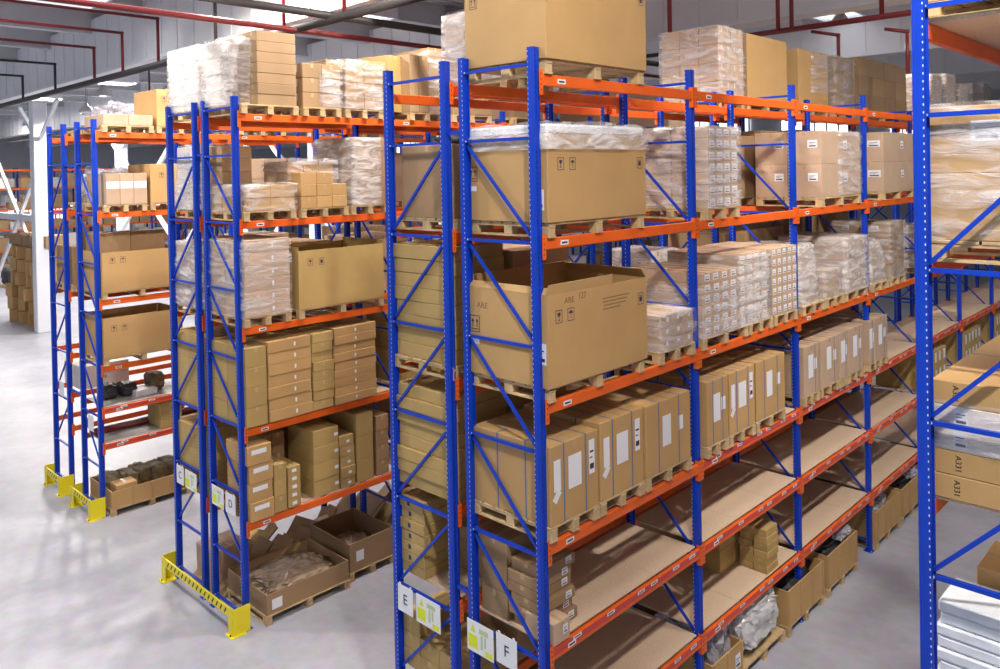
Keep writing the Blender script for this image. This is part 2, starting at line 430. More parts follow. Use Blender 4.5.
# cartons -----------------------------------------------------------------
def carton_mesh(dx, dy, dz, m, along='x', tape=True):
    b = MB(); c = min(.006, dz*.06)
    b.cham(-dx/2, dx/2, -dy/2, dy/2, 0, dz, c)
    if tape:
        t = .024; e = .0007; f = min(.07, dz*.45)
        if along == 'x':
            b.box(-dx/2+c, dx/2-c, -t, t, dz, dz+e, 1)
            for s in (-1, 1): b.box(s*dx/2, s*(dx/2+e), -t, t, dz-f, dz-c, 1)
        else:
            b.box(-t, t, -dy/2+c, dy/2-c, dz, dz+e, 1)
            for s in (-1, 1): b.box(-t, t, s*dy/2, s*(dy/2+e), dz-f, dz-c, 1)
    return b.mesh('carton', [m, 'tape'])
def flat_label(w, h, face, mk='label'):
    b = MB()
    def q(u0, u1, v0, v1, o, mi):
        if face == 'x': b.box(o, o+.0007, u0, u1, v0, v1, mi)
        else: b.box(u0, u1, -o-.0007, -o, v0, v1, mi)
    if mk in ('plain', 'mark'): q(-w/2, w/2, 0, h, .0008, 0); return b.mesh('paper_label', ['paper' if mk == 'plain' else 'ink'])
    q(-w/2, w/2, 0, h, .0008, 0)
    if h > .05:
        q(-w*.36, w*.30, h*.62, h*.68, .0016, 1); q(-w*.36, w*.1, h*.46, h*.50, .0016, 1); q(-w*.36, w*.36, h*.14, h*.30, .0016, 1)
    else: q(-w*.2, w*.2, h*.3, h*.7, .0016, 1)
    return b.mesh('paper_label', ['paper', 'ink'])
def add_label(o, dx, dy, u, v, w, h, face='x', mk='label', name='paper_label'):
    me = cached(('lab', w, h, face, mk), lambda: flat_label(w, h, face, mk))
    link(name, me, (dx/2, u, v) if face == 'x' else (u, -dy/2, v), 0, o)
def icon_mesh(kind, s, face, m='ink'):
    b = MB(); t = s*.06
    def q(u0, u1, v0, v1):
        if face == 'x': b.box(.0008, .0016, u0*s, u1*s, v0*s, v1*s)
        else: b.box(u0*s, u1*s, -.0016, -.0008, v0*s, v1*s)
    f = .045
    q(-.4, .4, 0, f); q(-.4, .4, 1-f, 1); q(-.4, -.4+f, 0, 1); q(.4-f, .4, 0, 1)
    if kind == 'up':
        for c in (-.18, .18): q(c-.03, c+.03, .3, .7); q(c-.10, c+.10, .62, .68); q(c-.06, c+.06, .68, .76)
        q(-.3, .3, .16, .21)
    elif kind == 'umbrella':
        q(-.25, .25, .58, .66); q(-.19, .19, .66, .74); q(-.1, .1, .74, .80); q(-.02, .02, .2, .6); q(-.02, .10, .18, .23)
    elif kind == 'glass':
        q(-.18, .18, .62, .80); q(-.14, .14, .52, .62); q(-.03, .03, .28, .52); q(-.14, .14, .2, .26)
    elif kind == 'box':
        q(-.2, .2, .25, .65); q(-.25, .25, .72, .77)
    return b.mesh('printed_symbol', [m])
def icon(o, dx, dy, kind, u, v, s, face='x'):
    me = cached(('ic', kind, s, face), lambda: icon_mesh(kind, s, face))
    link('printed_symbol', me, (dx/2, u, v) if face == 'x' else (u, -dy/2, v), 0, o)
def carton(x0, x1, y0, y1, z0, z1, m, label, group=None, rz=0, along='x', tape=True, cat='carton', name='carton'):
    if 'giant' in label or 'big' in label.split()[:2]: name, cat = 'giant_carton', 'giant carton'
    if 'strapped' in label: name, cat = 'strapped_carton', 'strapped carton'
    dx, dy, dz = round(x1-x0, 3), round(y1-y0, 3), round(z1-z0, 3)
    me = cached(('car', dx, dy, dz, m, along, tape), lambda: carton_mesh(dx, dy, dz, m, along, tape))
    o = link(name, me, ((x0+x1)/2, (y0+y1)/2, z0), rz); tag(o, label, cat, group)
    return o, dx, dy, dz
LOOK = {'board': 'tan', 'board_y': 'tan', 'board_b': 'brown', 'board_p': 'brown', 'board_w': 'white'}
def stack(x0, x1, y0, y1, z0, z1, nx, ny, nz, m, what, where, lab=None, labf='x', jit=.004, lean=0, ragged=None, rot=0, sides=('x', '-y'), along='x', topgap=0):
    """cartons of a block, front (+x), near (-y) and top ones only"""
    sx, sy, sz = (x1-x0)/nx, (y1-y0)/ny, (z1-z0)/nz
    grp = 'cartons, %s, %s' % (what, where)
    def pos(k, n, names):
        if n == 1: return ''
        if n == 2: return names[0] if k == 0 else names[1]
        return names[0] if k == 0 else (names[1] if k == n-1 else ORD[k] + names[2])
    for k in range(nz):
        for i in range(nx):
            for j in range(ny):
                if ragged and k >= ragged(i, j): continue
                istop = k == nz-1 or (ragged and k == ragged(i, j)-1)
                if not (istop or ('x' in sides and i == nx-1) or ('-y' in sides and j == 0) or ('-x' in sides and i == 0)
                        or (ragged and (i+1 < nx and k >= ragged(i+1, j) or j > 0 and k >= ragged(i, j-1)))): continue
                if topgap and istop and z1 > 7: pass
                lay = pos(k, nz, ('bottom', 'top', '')) ; c = pos(j, ny, ('near column', 'end column', ' column')); dp = pos(nx-1-i, nx, ('front', 'back', ' deep'))
                bits = [LOOK[m] + ' carton'] + ([lay + ' layer'] if lay else []) + [q for q in (c, dp) if q] + [what + ' ' + where]
                jx, jy = ru(-jit, jit), ru(-jit, jit)
                ox = lean*k*sz
                o, dx, dy, dz = carton(x0+i*sx+.003, x0+(i+1)*sx-.003, y0+j*sy+.003, y0+(j+1)*sy-.003, z0+k*sz+.0005, z0+(k+1)*sz-.001, m, ', '.join(bits), grp, rz=ru(-rot, rot), along=along)
                o.location.x += jx + ox; o.location.y += jy
                if lab:
                    for (u, v, w, h, mk, face) in lab:
                        if face == 'x' and i == nx-1 or face == 'y' and j == 0:
                            span = dy if face == 'x' else dx
                            add_label(o, dx, dy, u*span, v*dz, round(min(w, span*.9), 3), round(min(h, dz*.85), 3), face, mk)
def film(x0, x1, y0, y1, z0, z1, label, top=True, m='film', e=.016, taper=0, lean=0, seed=0, ragged=0):
    b = MB(); nz = max(4, int((z1-z0)/.07)); per = []
    step = .09; X0, X1, Y0, Y1 = x0-e, x1+e, y0-e, y1+e
    def rng(a, c): n = max(2, int((c-a)/step)); return [a+(c-a)*i/n for i in range(n)]
    per = [(x, Y0) for x in rng(X0, X1)] + [(X1, y) for y in rng(Y0, Y1)] + [(x, Y1) for x in [X1-(t-X0) for t in rng(X0, X1)]] + [(X0, y) for y in [Y1-(t-Y0) for t in rng(Y0, Y1)]]
    cx, cy = (x0+x1)/2, (y0+y1)/2; n = len(per)
    for k in range(nz+1):
        f = k/nz; z = z0 + (z1-z0+.006)*f
        for (px, py) in per:
            q = Vector((px*5+seed, py*5, z*7)); d = .5 + .5*noise.noise(q)
            d *= .03
            v = Vector((px-cx, py-cy)); v.normalize()
            zz = z + (ragged*noise.noise(Vector((px*4, py*4, seed))) if k == nz else 0)
            s = 1 - taper*f*f
            b.v.append((cx+(px-cx)*s + v.x*d + lean*(z-z0), cy+(py-cy)*s + v.y*d, zz))
    for k in range(nz):
        for i in range(n):
            j = (i+1) % n; b.f.append((k*n+i, k*n+j, (k+1)*n+j, (k+1)*n+i)); b.mi.append(0)
    if top:
        rings = 4; last = nz*n
        for r in range(1, rings+1):
            s = 1 - r/rings; base = len(b.v)
            for i in range(n):
                vx, vy, vz = b.v[last+i] if r == 1 else top0[i]
                if r == 1 and i == 0: top0 = [b.v[last+t] for t in range(n)]
                vx, vy, vz = top0[i]
                x_ = cx+lean*(z1-z0)+(vx-cx-lean*(z1-z0))*s; y_ = cy+(vy-cy)*s
                b.v.append((x_, y_, z1 + .012 + .02*(.5+.5*noise.noise(Vector((x_*6, y_*6, seed))))))
            src = last if r == 1 else base-n
            for i in range(n):
                j = (i+1) % n; b.f.append((src+i, src+j, base+j, base+i)); b.mi.append(0)
    o = link('stretch_film', b.mesh('stretch_film', [m], True)); return tag(o, label, 'plastic film', 'stretch film around stacks')

# open cartons and trays
def open_box(x0, x1, y0, y1, z0, z1, m, label, flaps=(), t=.012, name='open_carton', cat='open carton', wood=False):
    lx, ly, h = x1-x0, y1-y0, z1-z0
    b = MB(); X, Y = lx/2, ly/2
    b.box(-X, X, -Y, Y, 0, t)
    b.box(X-t, X, -Y, Y, t, h); b.box(-X, -X+t, -Y, Y, t, h); b.box(-X+t, X-t, -Y, -Y+t, t, h); b.box(-X+t, X-t, Y-t, Y, t, h)
    o = link(name, b.mesh(name, [m]), ((x0+x1)/2, (y0+y1)/2, z0)); tag(o, label, cat)
    for (side, a, c, L, ang) in flaps:   # side, from, to (fraction), length, angle outwards from vertical
        fb = MB()
        dz, do = math.cos(R(ang))*L, math.sin(R(ang))*L
        if side == 'x': P = [(X-.005, -Y+a*ly, h), (X-.005, -Y+c*ly, h), (X-.005+do, -Y+c*ly, h+dz), (X-.005+do, -Y+a*ly, h+dz)]
        elif side == '-x': P = [(-X+.005, -Y+a*ly, h), (-X+.005, -Y+c*ly, h), (-X+.005-do, -Y+c*ly, h+dz), (-X+.005-do, -Y+a*ly, h+dz)]
        elif side == '-y': P = [(-X+a*lx, -Y+.005, h), (-X+c*lx, -Y+.005, h), (-X+c*lx, -Y+.005-do, h+dz), (-X+a*lx, -Y+.005-do, h+dz)]
        else: P = [(-X+a*lx, Y-.005, h), (-X+c*lx, Y-.005, h), (-X+c*lx, Y-.005+do, h+dz), (-X+a*lx, Y-.005+do, h+dz)]
        P = [Vector(p) for p in P]; nn = (P[1]-P[0]).cross(P[3]-P[0]).normalized()*.005
        fb.v = [tuple(p+nn) for p in P] + [tuple(p-nn) for p in P]
        fb.f = [(0,1,2,3), (7,6,5,4), (0,4,5,1), (1,5,6,2), (2,6,7,3), (3,7,4,0)]; fb.mi = [0]*6
        link('flap', fb.mesh('flap', [m]), (0,0,0), 0, o)
    return o, lx, ly, h
def blob(cx, cy, cz, sx, sy, sz, m, name, label, cat, seed=0, amp=.35, freq=3.2, stuff=False, nu=30, nv=16, group=None):
    b = MB()
    for j in range(nv+1):
        ph = math.pi*j/nv
        for i in range(nu):
            th = 2*math.pi*i/nu
            d = Vector((math.cos(th)*math.sin(ph), math.sin(th)*math.sin(ph), math.cos(ph)))
            p = Vector([math.copysign(abs(c)**.6, c) for c in d])
            r = 1 + amp*noise.noise(d*freq + Vector((seed, seed*2, 0))) + amp*.5*noise.noise(d*freq*2.7 + Vector((seed, 0, 3)))
            b.v.append((p.x*sx*r, p.y*sy*r, max(0, sz + p.z*sz*r)))
    for j in range(nv):
        for i in range(nu):
            k = (i+1) % nu; b.f.append((j*nu+i, (j+1)*nu+i, (j+1)*nu+k, j*nu+k)); b.mi.append(0)
    o = link(name, b.mesh(name, [m], m != 'clump' and m != 'silver'), (cx, cy, cz)); tag(o, label, cat, group)
    if stuff: o['kind'] = 'stuff'
    return o

P0 = .0815   # beam top over level datum
def Z(row, lv): return LV[row][lv] + P0
# ============================================================ RACK F
XF0, XF1 = -.98, .10
def fragile(o, dx, dy, face, us, v, s):
    for u, k in us: icon(o, dx, dy, k, u, v, s, face)
# top shelf, giant closed carton
z = pallet(XF0, XF1, .07, 1.70, Z('F', 5), 'pallet under the giant carton on top of rack F')
o, dx, dy, dz = carton(XF0, .12, .05, 1.72, z, z+.98, 'board', 'giant tan carton with printed symbols on top of rack F', None, along='y')
fragile(o, dx, dy, 'x', ((-.66, 'glass'), (-.47, 'umbrella')), .74, .12); icon(o, dx, dy, 'box', .74, .70, .11, 'x')
icon(o, dx, dy, 'up', -.42, .60, .13, 'y'); add_label(o, dx, dy, .28, .60, .20, .17, 'y', 'label')
icon(o, dx, dy, 'box', .36, .78, .12, 'y')
film(.0-.6, .12, 1.0, 1.72, z+.90, z+1.0, 'torn stretch film on the top corner of the giant carton', m='filmw', seed=3, ragged=.05)
# fifth shelf, giant carton with foam lid
z = pallet(XF0, XF1, .07, 1.66, Z('F', 4), 'pallet under the film-topped giant carton, fifth shelf rack F')
o, dx, dy, dz = carton(XF0, .11, .05, 1.68, z, z+.84, 'board', 'giant tan carton with white film-wrapped top, fifth shelf of rack F', None, along='y')
fragile(o, dx, dy, 'x', ((-.62, 'glass'), (-.44, 'umbrella'), (.70, 'box')), .50, .12); icon(o, dx, dy, 'up', -.46, .40, .15, 'y')
add_label(o, dx, dy, -.48, .30, .13, .05, 'y', 'plain'); add_label(o, dx, dy, .43, .12, .13, .2, 'y')
b = MB(); b.cham(-.53, .53, -.80, .80, 0, .10, .02)
tag(link('foam_sheet', b.mesh('foam_sheet', ['foam']), (-.43, .865, z+.842)), 'white foam sheet lying on the fifth-shelf giant carton', 'foam sheet')
film(XF0, .11, .05, 1.68, z+.70, z+.955, 'clear film band around the top of the fifth-shelf giant carton', m='filmw', top=False, seed=5, taper=.03, ragged=.03)
# fifth shelf bay 2
z = pallet(XF0, XF1, 3.02, 3.82, Z('F', 4), 'pallet under small labelled cartons, fifth shelf rack F')
stack(-.95, .09, 3.05, 3.80, z, z+1.0, 2, 4, 7, 'board_p', 'labelled stack', 'rack F fifth shelf', [(0, .2, .12, .085, 'label', 'x')])
film(-.95, .09, 3.05, 3.80, z, z+1.0, 'clear film around small labelled cartons, fifth shelf, rack F', seed=8)
z = pallet(XF0, XF1, 6.42, 8.0, Z('F', 4), 'pallet under large paired cartons, third bay, fifth shelf rack F')
stack(-.98, .09, 6.42, 8.0, z, z+1.02, 2, 1, 2, 'board_p', 'large cartons', 'rack F fifth shelf third bay', [(.1, .45, .16, .14, 'label', 'x'), (.25, .5, .15, .12, 'label', 'y')], along='y')
film(-.98, .09, 7.1, 8.0, z+.02, z+1.03, 'clear film on the large paired cartons, fifth shelf third bay', seed=11)
z = pallet(XF0, XF1, 9.1, 10.75, Z('F', 4), 'pallet under large paired cartons, fourth bay, fifth shelf rack F')
stack(-.98, .09, 9.1, 10.75, z, z+1.06, 2, 1, 2, 'board_p', 'large cartons', 'rack F fifth shelf fourth bay', [(.1, .45, .16, .14, 'label', 'x'), (.2, .5, .22, .12, 'label', 'y')], along='y')
# fourth shelf
z = pallet(XF0, XF1, .03, 1.62, Z('F', 3), 'pallet under the open giant carton of rack F')
o, dx, dy, dz = open_box(XF0, .12, .01, 1.64, z, z+.88, 'board', 'giant open tan carton with printed symbols, fourth shelf of rack F',
    [('x', .0, .62, .10, 8), ('-y', .0, .98, .07, -28), ('y', 0, 1, .13, -40), ('-x', .0, 1, .12, -15)])
fragile(o, dx, dy, 'x', ((-.66, 'glass'), (-.48, 'umbrella'), (.70, 'box')), .60, .125)
icon(o, dx, dy, 'up', -.44, .42, .17, 'y'); add_label(o, dx, dy, -.46, .30, .16, .07, 'y', 'plain'); add_label(o, dx, dy, .45, .22, .14, .2, 'y')
b = MB()
for k, (w0, w1) in enumerate(((-.02, .46), (-.02, .42), (0, .40), (-.02, .30))): b.box(.0008, .0016, w0+.05, w1+.03, .74-.036*k, .75-.036*k)
link('printed_text', b.mesh('printed_text', ['pencil']), (dx/2, 0, 0), 0, o)
text('ARE', .085, (dx/2+.001, -.50, .80), o, 'pencil', (R(90), 0, R(90)), 'handwriting'); text('127', .085, (dx/2+.001, -.30, .82), o, 'pencil', (R(90), 0, R(90)), 'handwriting'); text('ARE', .085, (-.33, -dy/2-.001, .70), o, 'pencil', (R(90), 0, 0), 'handwriting')
z = pallet(XF0, XF1, 1.92, 2.68, Z('F', 3), 'pallet under the low film-wrapped stack beside the open giant carton')
stack(-.95, .09, 1.95, 2.65, z, z+.40, 2, 3, 3, 'board_p', 'low stack', 'rack F fourth shelf', [(.1, .4, .05, .05, 'plain', 'x')])
film(-.95, .09, 1.95, 2.65, z, z+.40, 'clear film around the low stack, fourth shelf, rack F', seed=13, m='film')
z = pallet(XF0, XF1, 2.86, 4.0, Z('F', 3), 'pallet under long cartons, second bay, fourth shelf rack F')
stack(-.98, .10, 2.86, 3.72, z, z+.78, 1, 4, 6, 'board_p', 'near long-carton stack', 'rack F fourth shelf', [(0, .25, .12, .08, 'label', 'x')])
film(-.9, .10, 2.86, 3.72, z, z+.60, 'loose film on the near long cartons, fourth shelf, rack F', seed=17, top=False)
z = pallet(XF0, XF1, 4.02, 4.72, Z('F', 3), 'second pallet of long cartons, second bay, fourth shelf rack F')
stack(-.98, .08, 3.78, 4.60, z, z+.92, 1, 4, 7, 'board_p', 'middle long-carton stack', 'rack F fourth shelf', [(0, .25, .12, .08, 'label', 'x')])
film(-.9, .09, 3.78, 4.60, z, z+.90, 'loose film on the middle long cartons, fourth shelf, rack F', seed=19, top=False, m='filmw')
z = pallet(XF0, XF1, 4.76, 5.5, Z('F', 3), 'third pallet of long cartons, second bay, fourth shelf rack F')
stack(-.98, .09, 4.70, 5.50, z, z+.92, 1, 5, 7, 'board_p', 'far long-carton stack', 'rack F fourth shelf', [(0, .25, .09, .08, 'label', 'x')])
z = pallet(XF0, XF1, 5.68, 6.5, Z('F', 3), 'pallet under the tapering wrapped stack, third bay, fourth shelf')
stack(-.9, .02, 5.72, 6.28, z, z+.85, 2, 2, 4, 'board_p', 'tapering stack', 'rack F fourth shelf', ragged=lambda i, j: 4 if i == 0 or j == 0 else 2)
film(-.9, .04, 5.70, 6.3, z, z+.86, 'bulging clear film over the tapering stack, fourth shelf', m='filmw', seed=23, taper=.12, ragged=.06)
z = pallet(XF0, XF1, 6.52, 7.25, Z('F', 3), 'pallet under the small carton heap, third bay, fourth shelf')
stack(-.6, .06, 6.52, 7.10, z, z+.42, 3, 3, 3, 'board_p', 'small heap', 'rack F fourth shelf')
film(-.6, .06, 6.52, 7.12, z, z+.43, 'clear film over the small carton heap, fourth shelf', seed=29)
z = pallet(XF0, XF1, 7.3, 8.25, Z('F', 3), 'pallet under the tall wrapped stack, third bay, fourth shelf')
stack(-.98, .08, 7.3, 8.22, z, z+.86, 2, 4, 5, 'board_p', 'tall stack', 'rack F fourth shelf third bay', [(.1, .3, .06, .06, 'plain', 'x')])
film(-.98, .09, 7.3, 8.24, z, z+.87, 'clear film over the tall stack, third bay, fourth shelf', seed=31, m='filmw')
z = pallet(XF0, XF1, 8.5, 9.3, Z('F', 3), 'pallet under the white film bundle, fourth bay, fourth shelf')
stack(-.9, .0, 8.55, 9.15, z, z+.66, 2, 2, 3, 'board_p', 'film bundle', 'rack F fourth shelf fourth bay')
film(-.92, .05, 8.52, 9.22, z, z+.70, 'thick white film bundle, fourth bay, fourth shelf', m='filmw', seed=37, taper=.15, ragged=.08)
z = pallet(XF0, XF1, 9.4, 10.2, Z('F', 3), 'pallet under the tallest wrapped stack, fourth bay, fourth shelf')
stack(-.95, .08, 9.4, 10.15, z, z+1.0, 2, 2, 4, 'board_b', 'tallest stack', 'rack F fourth shelf fourth bay', [(.0, .4, .12, .08, 'label', 'y')])
film(-.95, .08, 9.4, 10.15, z, z+1.0, 'clear film over the tallest stack, fourth bay, fourth shelf', seed=41)
# third shelf: strapped machine cartons
zd = Z('F', 2) + .019
def strapped(y0, y1, h, label, kind='wide', m='board', seed=0, nst=2, pal=True):
    z = pallet(XF0, XF1, y0, y1, zd, 'pallet under the ' + label) if pal else zd
    o, dx, dy, dz = carton(XF0+.02, XF1-.01, y0+.01, y1-.01, z, z+h, m, label, 'strapped cartons on the third shelf', along='x')
    b = MB()
    for k in range(nst):
        u = (-.5 + (k+.6)/(nst+.2)) * dy if nst > 1 else .25*dy
        b.box(dx/2+.0008, dx/2+.0022, u-.008, u+.008, 0, dz+.002); b.box(-dx/2, dx/2, u-.008, u+.008, dz+.0010, dz+.0022)
    for k in range(2):
        u = (-.16+.36*k)*dx
        b.box(u-.008, u+.008, -dy/2-.0022, -dy/2-.0008, 0, dz); b.box(u-.008, u+.008, -dy/2, -dy/2+.15, dz+.0022, dz+.0030)
    link('strap', b.mesh('strap', ['strap']), (0,0,0), 0, o)
    if kind == 'wide':
        add_label(o, dx, dy, .0, dz*.38, .20, .32, 'x', 'plain'); add_label(o, dx, dy, -.29*dy/.8, dz*.42, .10, .30, 'x', 'plain'); add_label(o, dx, dy, .36*dy, dz*.45, .09, .34, 'x', 'label')
        b = MB(); b.bar((.0026, -.29*dy/.8-.05, dz*.30), (.0026, -.29*dy/.8+.03, dz*.42), .001, .07); link('paper_note', b.mesh('paper_note', ['paper']), (dx/2, 0, 0), 0, o)
    else:
        add_label(o, dx, dy, -.05*dy, dz*.34, .17, .34, 'x', 'plain'); add_label(o, dx, dy, .27*dy, dz*.48, .10, .16, 'x', 'plain')
    return o
strapped(.02, .78, .76, 'strapped tan carton nearest the signs, third shelf of rack F')
strapped(.80, 1.58, .80, 'second strapped carton, two paper sheets, third shelf of rack F')
strapped(1.62, 2.55, .78, 'third strapped carton, one big sheet, third shelf of rack F', 'one')
for k, (a, c) in enumerate(((2.92, 3.45), (3.47, 4.16), (4.19, 5.06))):
    strapped(a, c, .78, '%s strapped carton of the second bay, third shelf of rack F' % ORD[k], 'one' if k != 1 else 'wide', 'board')
for k, (a, c) in enumerate(((5.68, 6.22), (6.28, 6.98), (7.0, 7.34), (7.36, 8.02), (8.3, 8.5), (8.52, 9.18))):
    strapped(a, c, .72 + .0*k, '%s strapped carton past the third post, third shelf of rack F' % ORD[k], 'one', 'board_p', nst=1)
# second shelf
zd = Z('F', 1) + .02
stack(-.93, -.56, .08, .72, zd, zd+.80, 1, 1, 3, 'board_b', 'rear pile', 'second shelf of rack F', along='y')
stack(-.53, -.12, .10, .62, zd, zd+.66, 1, 1, 6, 'board_b', 'flat label pile', 'second shelf of rack F', [(.30, .25, .09, .07, 'label', 'x')], jit=.03, along='y')
o, dx, dy, dz = carton(-.30, .075, -.02+.08, .30, zd, zd+.21, 'board_p', 'small carton with white label at the front edge, second shelf of rack F', None, along='x')
add_label(o, dx, dy, .05, .07, .07, .09, 'x')
# lowest shelf
zd = Z('F', 0) + .02
stack(-.42, .0, 4.62, 4.96, zd, zd+.60, 2, 1, 6, 'board_y', 'flat carton pile', 'lowest shelf of rack F', jit=.012, along='y')
stack(-.92, -.48, 4.20, 4.96, zd, zd+.62, 1, 2, 2, 'board_y', 'rear carton pile', 'lowest shelf of rack F', along='y')
# floor trays under rack F
def tray(x0, x1, y0, y1, h, label, m='board', posts=True, z0=0, palletize=True):
    z = pallet(x0, x1, y0, y1, z0, 'pallet under the ' + label) if palletize else z0
    o, dx, dy, dz = open_box(x0+.01, x1-.01, y0+.01, y1-.01, z, z+h, m, label, [], t=.018, name='carton_tray', cat='open carton')
    n = max(2, round((y1-y0)/.4)); b = MB(); b.box(0, .012, -.02, .02, 0, h); me = b.mesh('side_batten', [m])
    for k in range(n+1): link('side_batten', me, (dx/2, -dy/2+.03+(dy-.06)*k/n, 0), 0, o)
    return z, o, dx, dy
z, o, dx, dy = tray(-.95, .10, 2.95, 3.72, .42, 'cardboard tray with white label and crumpled film under rack F'); add_label(o, dx, dy, .25, .12, .13, .18, 'x')
blob(-.42, 3.33, z+.02, .42, .30, .36, 'clump', 'film_heap', 'heap of crumpled film inside the nearest tray under rack F', 'plastic film', 5, .5, 4, True)
z = pallet(-.95, .08, 3.78, 4.98, 0, 'pallet under the big crumpled film bale under rack F')
blob(-.40, 4.38, z, .46, .60, .36, 'silver', 'film_bale', 'big grey bale of crumpled film under rack F, second bay', 'plastic film', 9, .13, 5, True, 70, 40)
for k, (a, c, s) in enumerate(((5.04, 6.28, .50), (6.42, 7.62, .50), (8.5, 9.7, .50), (9.8, 11.05, .50), (11.3, 12.4, .5))):
    z, o, dx, dy = tray(-.95, .10, a, c, s, '%s battened tray under rack F past the film bale' % ORD[k], 'board' if k else 'board')
    nm = ['black rubbish', 'dark rubbish and film', 'crumpled film', 'dark crumpled film', 'dark scrap'][k]
    blob(-.42, (a+c)/2, z+.02, .40, .5, .28, 'darkstuff' if k != 2 else 'clump', 'scrap_heap', 'heap of %s inside the %s battened tray' % (nm, ORD[k]), 'scrap', k+20, .4, 4, True)
    if k in (1, 3): blob(-.1, (a+c)/2+.2, z+.50, .16, .22, .08, 'clump', 'film_heap', 'pale film spilling over the %s battened tray' % ORD[k], 'plastic film', k+40, .5, 4, True)
# bay further on, seen past the right-hand frame
for bay in (4, 5, 6):
    y = bay*BAY
    stack(-.9, .05, y+.2, y+1.6, Z('F', 1)+.02, Z('F', 1)+.72, 2, 5, 2, 'board_y', 'bay %s cartons' % ORD[bay], 'rack F second shelf', [(0, .3, .12, .2, 'plain', 'x')])
    z = pallet(XF0, XF1, y+.2, y+1.1, Z('F', 3), 'pallet on the fourth shelf of rack F, %s bay' % ORD[bay])
    stack(-.9, .08, y+.25, y+1.05, z, z+.8, 2, 2, 3, 'board_p', 'wrapped stack', 'rack F fourth shelf %s bay' % ORD[bay])
    film(-.9, .08, y+.25, y+1.05, z, z+.8, 'clear film on the fourth-shelf stack, %s bay' % ORD[bay], seed=50+bay, m='filmw')
    z = pallet(XF0, XF1, y+1.3, y+2.6, Z('F', 3), 'farther pallet on the fourth shelf of rack F, %s bay' % ORD[bay])
    stack(-.9, .08, y+1.35, y+2.55, z, z+.7, 2, 3, 3, 'board_w', 'far stack', 'rack F fourth shelf %s bay' % ORD[bay])

# ============================================================ RACK E (seen from its end and over F)
XE0, XE1 = -2.24, -1.20
def pl(row, lv): return Z(row, lv) + (.019 if row == 'G' and lv == 5 else 0) + (.019 if row in 'EG' and lv < 3 or row in 'DC' and lv < 2 else 0)
z = pallet(XE0, XE1, .9, 1.72, Z('E', 5), 'pallet under the pale wrapped stack on top of rack E')
stack(XE0, XE1, .9, 1.70, z, z+.84, 3, 2, 5, 'board_p', 'pale stack', 'top of rack E')
film(XE0, XE1, .9, 1.70, z, z+.84, 'clear film around the pale stack on top of rack E', m='filmw', seed=60)
z = pallet(XE0, XE1, 5.7, 6.55, Z('E', 5), 'pallet under the tall small-carton stack on top of rack E')
stack(XE0, XE1, 5.7, 6.52, z, z+1.16, 3, 4, 4, 'board_p', 'tall small-carton stack', 'top of rack E', [(0, .7, .02, .08, 'plain', 'x')])
film(XE0, XE1, 5.7, 6.52, z, z+1.16, 'clear film around the tall small-carton stack, top of rack E', m='film', seed=62)
z = pallet(XE0, XE1, 6.66, 8.14, Z('E', 5), 'pallet under the plain big carton on top of rack E')
carton(XE0, XE1, 6.64, 8.14, z, z+1.14, 'board', 'big plain tan carton on top of rack E behind the third post', None, along='y')
z = pallet(XE0, XE1, 8.6, 9.98, Z('E', 5), 'pallet under the film-cornered big carton on top of rack E')
carton(XE0, XE1, 8.62, 9.96, z, z+1.08, 'board', 'big tan carton with film corner on top of rack E', None, along='y')
film(XE0+.4, XE1, 9.2, 9.96, z+.3, z+1.08, 'film on the corner of the big carton atop rack E', seed=63)
z = pallet(XE0, XE1, 10.3, 11.3, Z('E', 5), 'pallet under brown stack, fourth bay, top of rack E')
stack(XE0, XE1, 10.3, 11.3, z, z+1.1, 2, 2, 3, 'board_b', 'brown stack', 'top of rack E fourth bay')
film(XE0, XE1, 10.3, 11.3, z, z+1.1, 'film around the fourth-bay brown stack, top of rack E', seed=64)
z = pallet(XE0, XE1, 11.6, 14.6, Z('E', 5), 'long pallet under wide brown stack, top of rack E')
stack(XE0, XE1, 11.6, 14.6, z, z+1.2, 1, 4, 3, 'board_b', 'wide brown stack', 'top of rack E')
for k in range(6):
    y = 15.2 + k*1.25; z = pallet(XE0, XE1, y, y+.95, Z('E', 5), '%s pallet of the distant row on top of rack E' % ORD[k])
    stack(XE0, XE1, y+.05, y+.9, z, z+1.1 + .1*(k % 3), 2, 2, 4, 'board_p', '%s distant stack' % ORD[k], 'top of rack E')
    film(XE0, XE1, y+.05, y+.9, z, z+1.1 + .1*(k % 3), 'film around the %s distant stack, top of rack E' % ORD[k], m='filmw', seed=70+k)
# fifth shelf
z = pallet(XE0, XE1, .1, 1.1, Z('E', 4), 'pallet under the shaded carton, fifth shelf of rack E')
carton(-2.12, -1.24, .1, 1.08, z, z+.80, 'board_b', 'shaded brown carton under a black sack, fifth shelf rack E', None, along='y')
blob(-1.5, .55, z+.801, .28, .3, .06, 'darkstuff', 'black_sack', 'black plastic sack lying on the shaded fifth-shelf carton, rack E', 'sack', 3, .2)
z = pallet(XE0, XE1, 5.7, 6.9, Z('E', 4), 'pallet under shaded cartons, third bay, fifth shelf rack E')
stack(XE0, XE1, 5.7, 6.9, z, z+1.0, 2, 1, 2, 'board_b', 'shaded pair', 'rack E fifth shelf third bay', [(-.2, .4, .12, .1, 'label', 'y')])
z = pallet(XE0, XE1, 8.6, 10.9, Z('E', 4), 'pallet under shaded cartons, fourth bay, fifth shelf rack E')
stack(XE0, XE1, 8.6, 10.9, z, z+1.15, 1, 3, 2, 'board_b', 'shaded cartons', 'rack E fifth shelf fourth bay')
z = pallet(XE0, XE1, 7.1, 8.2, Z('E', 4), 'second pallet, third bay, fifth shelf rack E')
stack(XE0, XE1, 7.1, 8.2, z, z+1.1, 1, 2, 2, 'board_b', 'second shaded stack', 'rack E fifth shelf third bay')
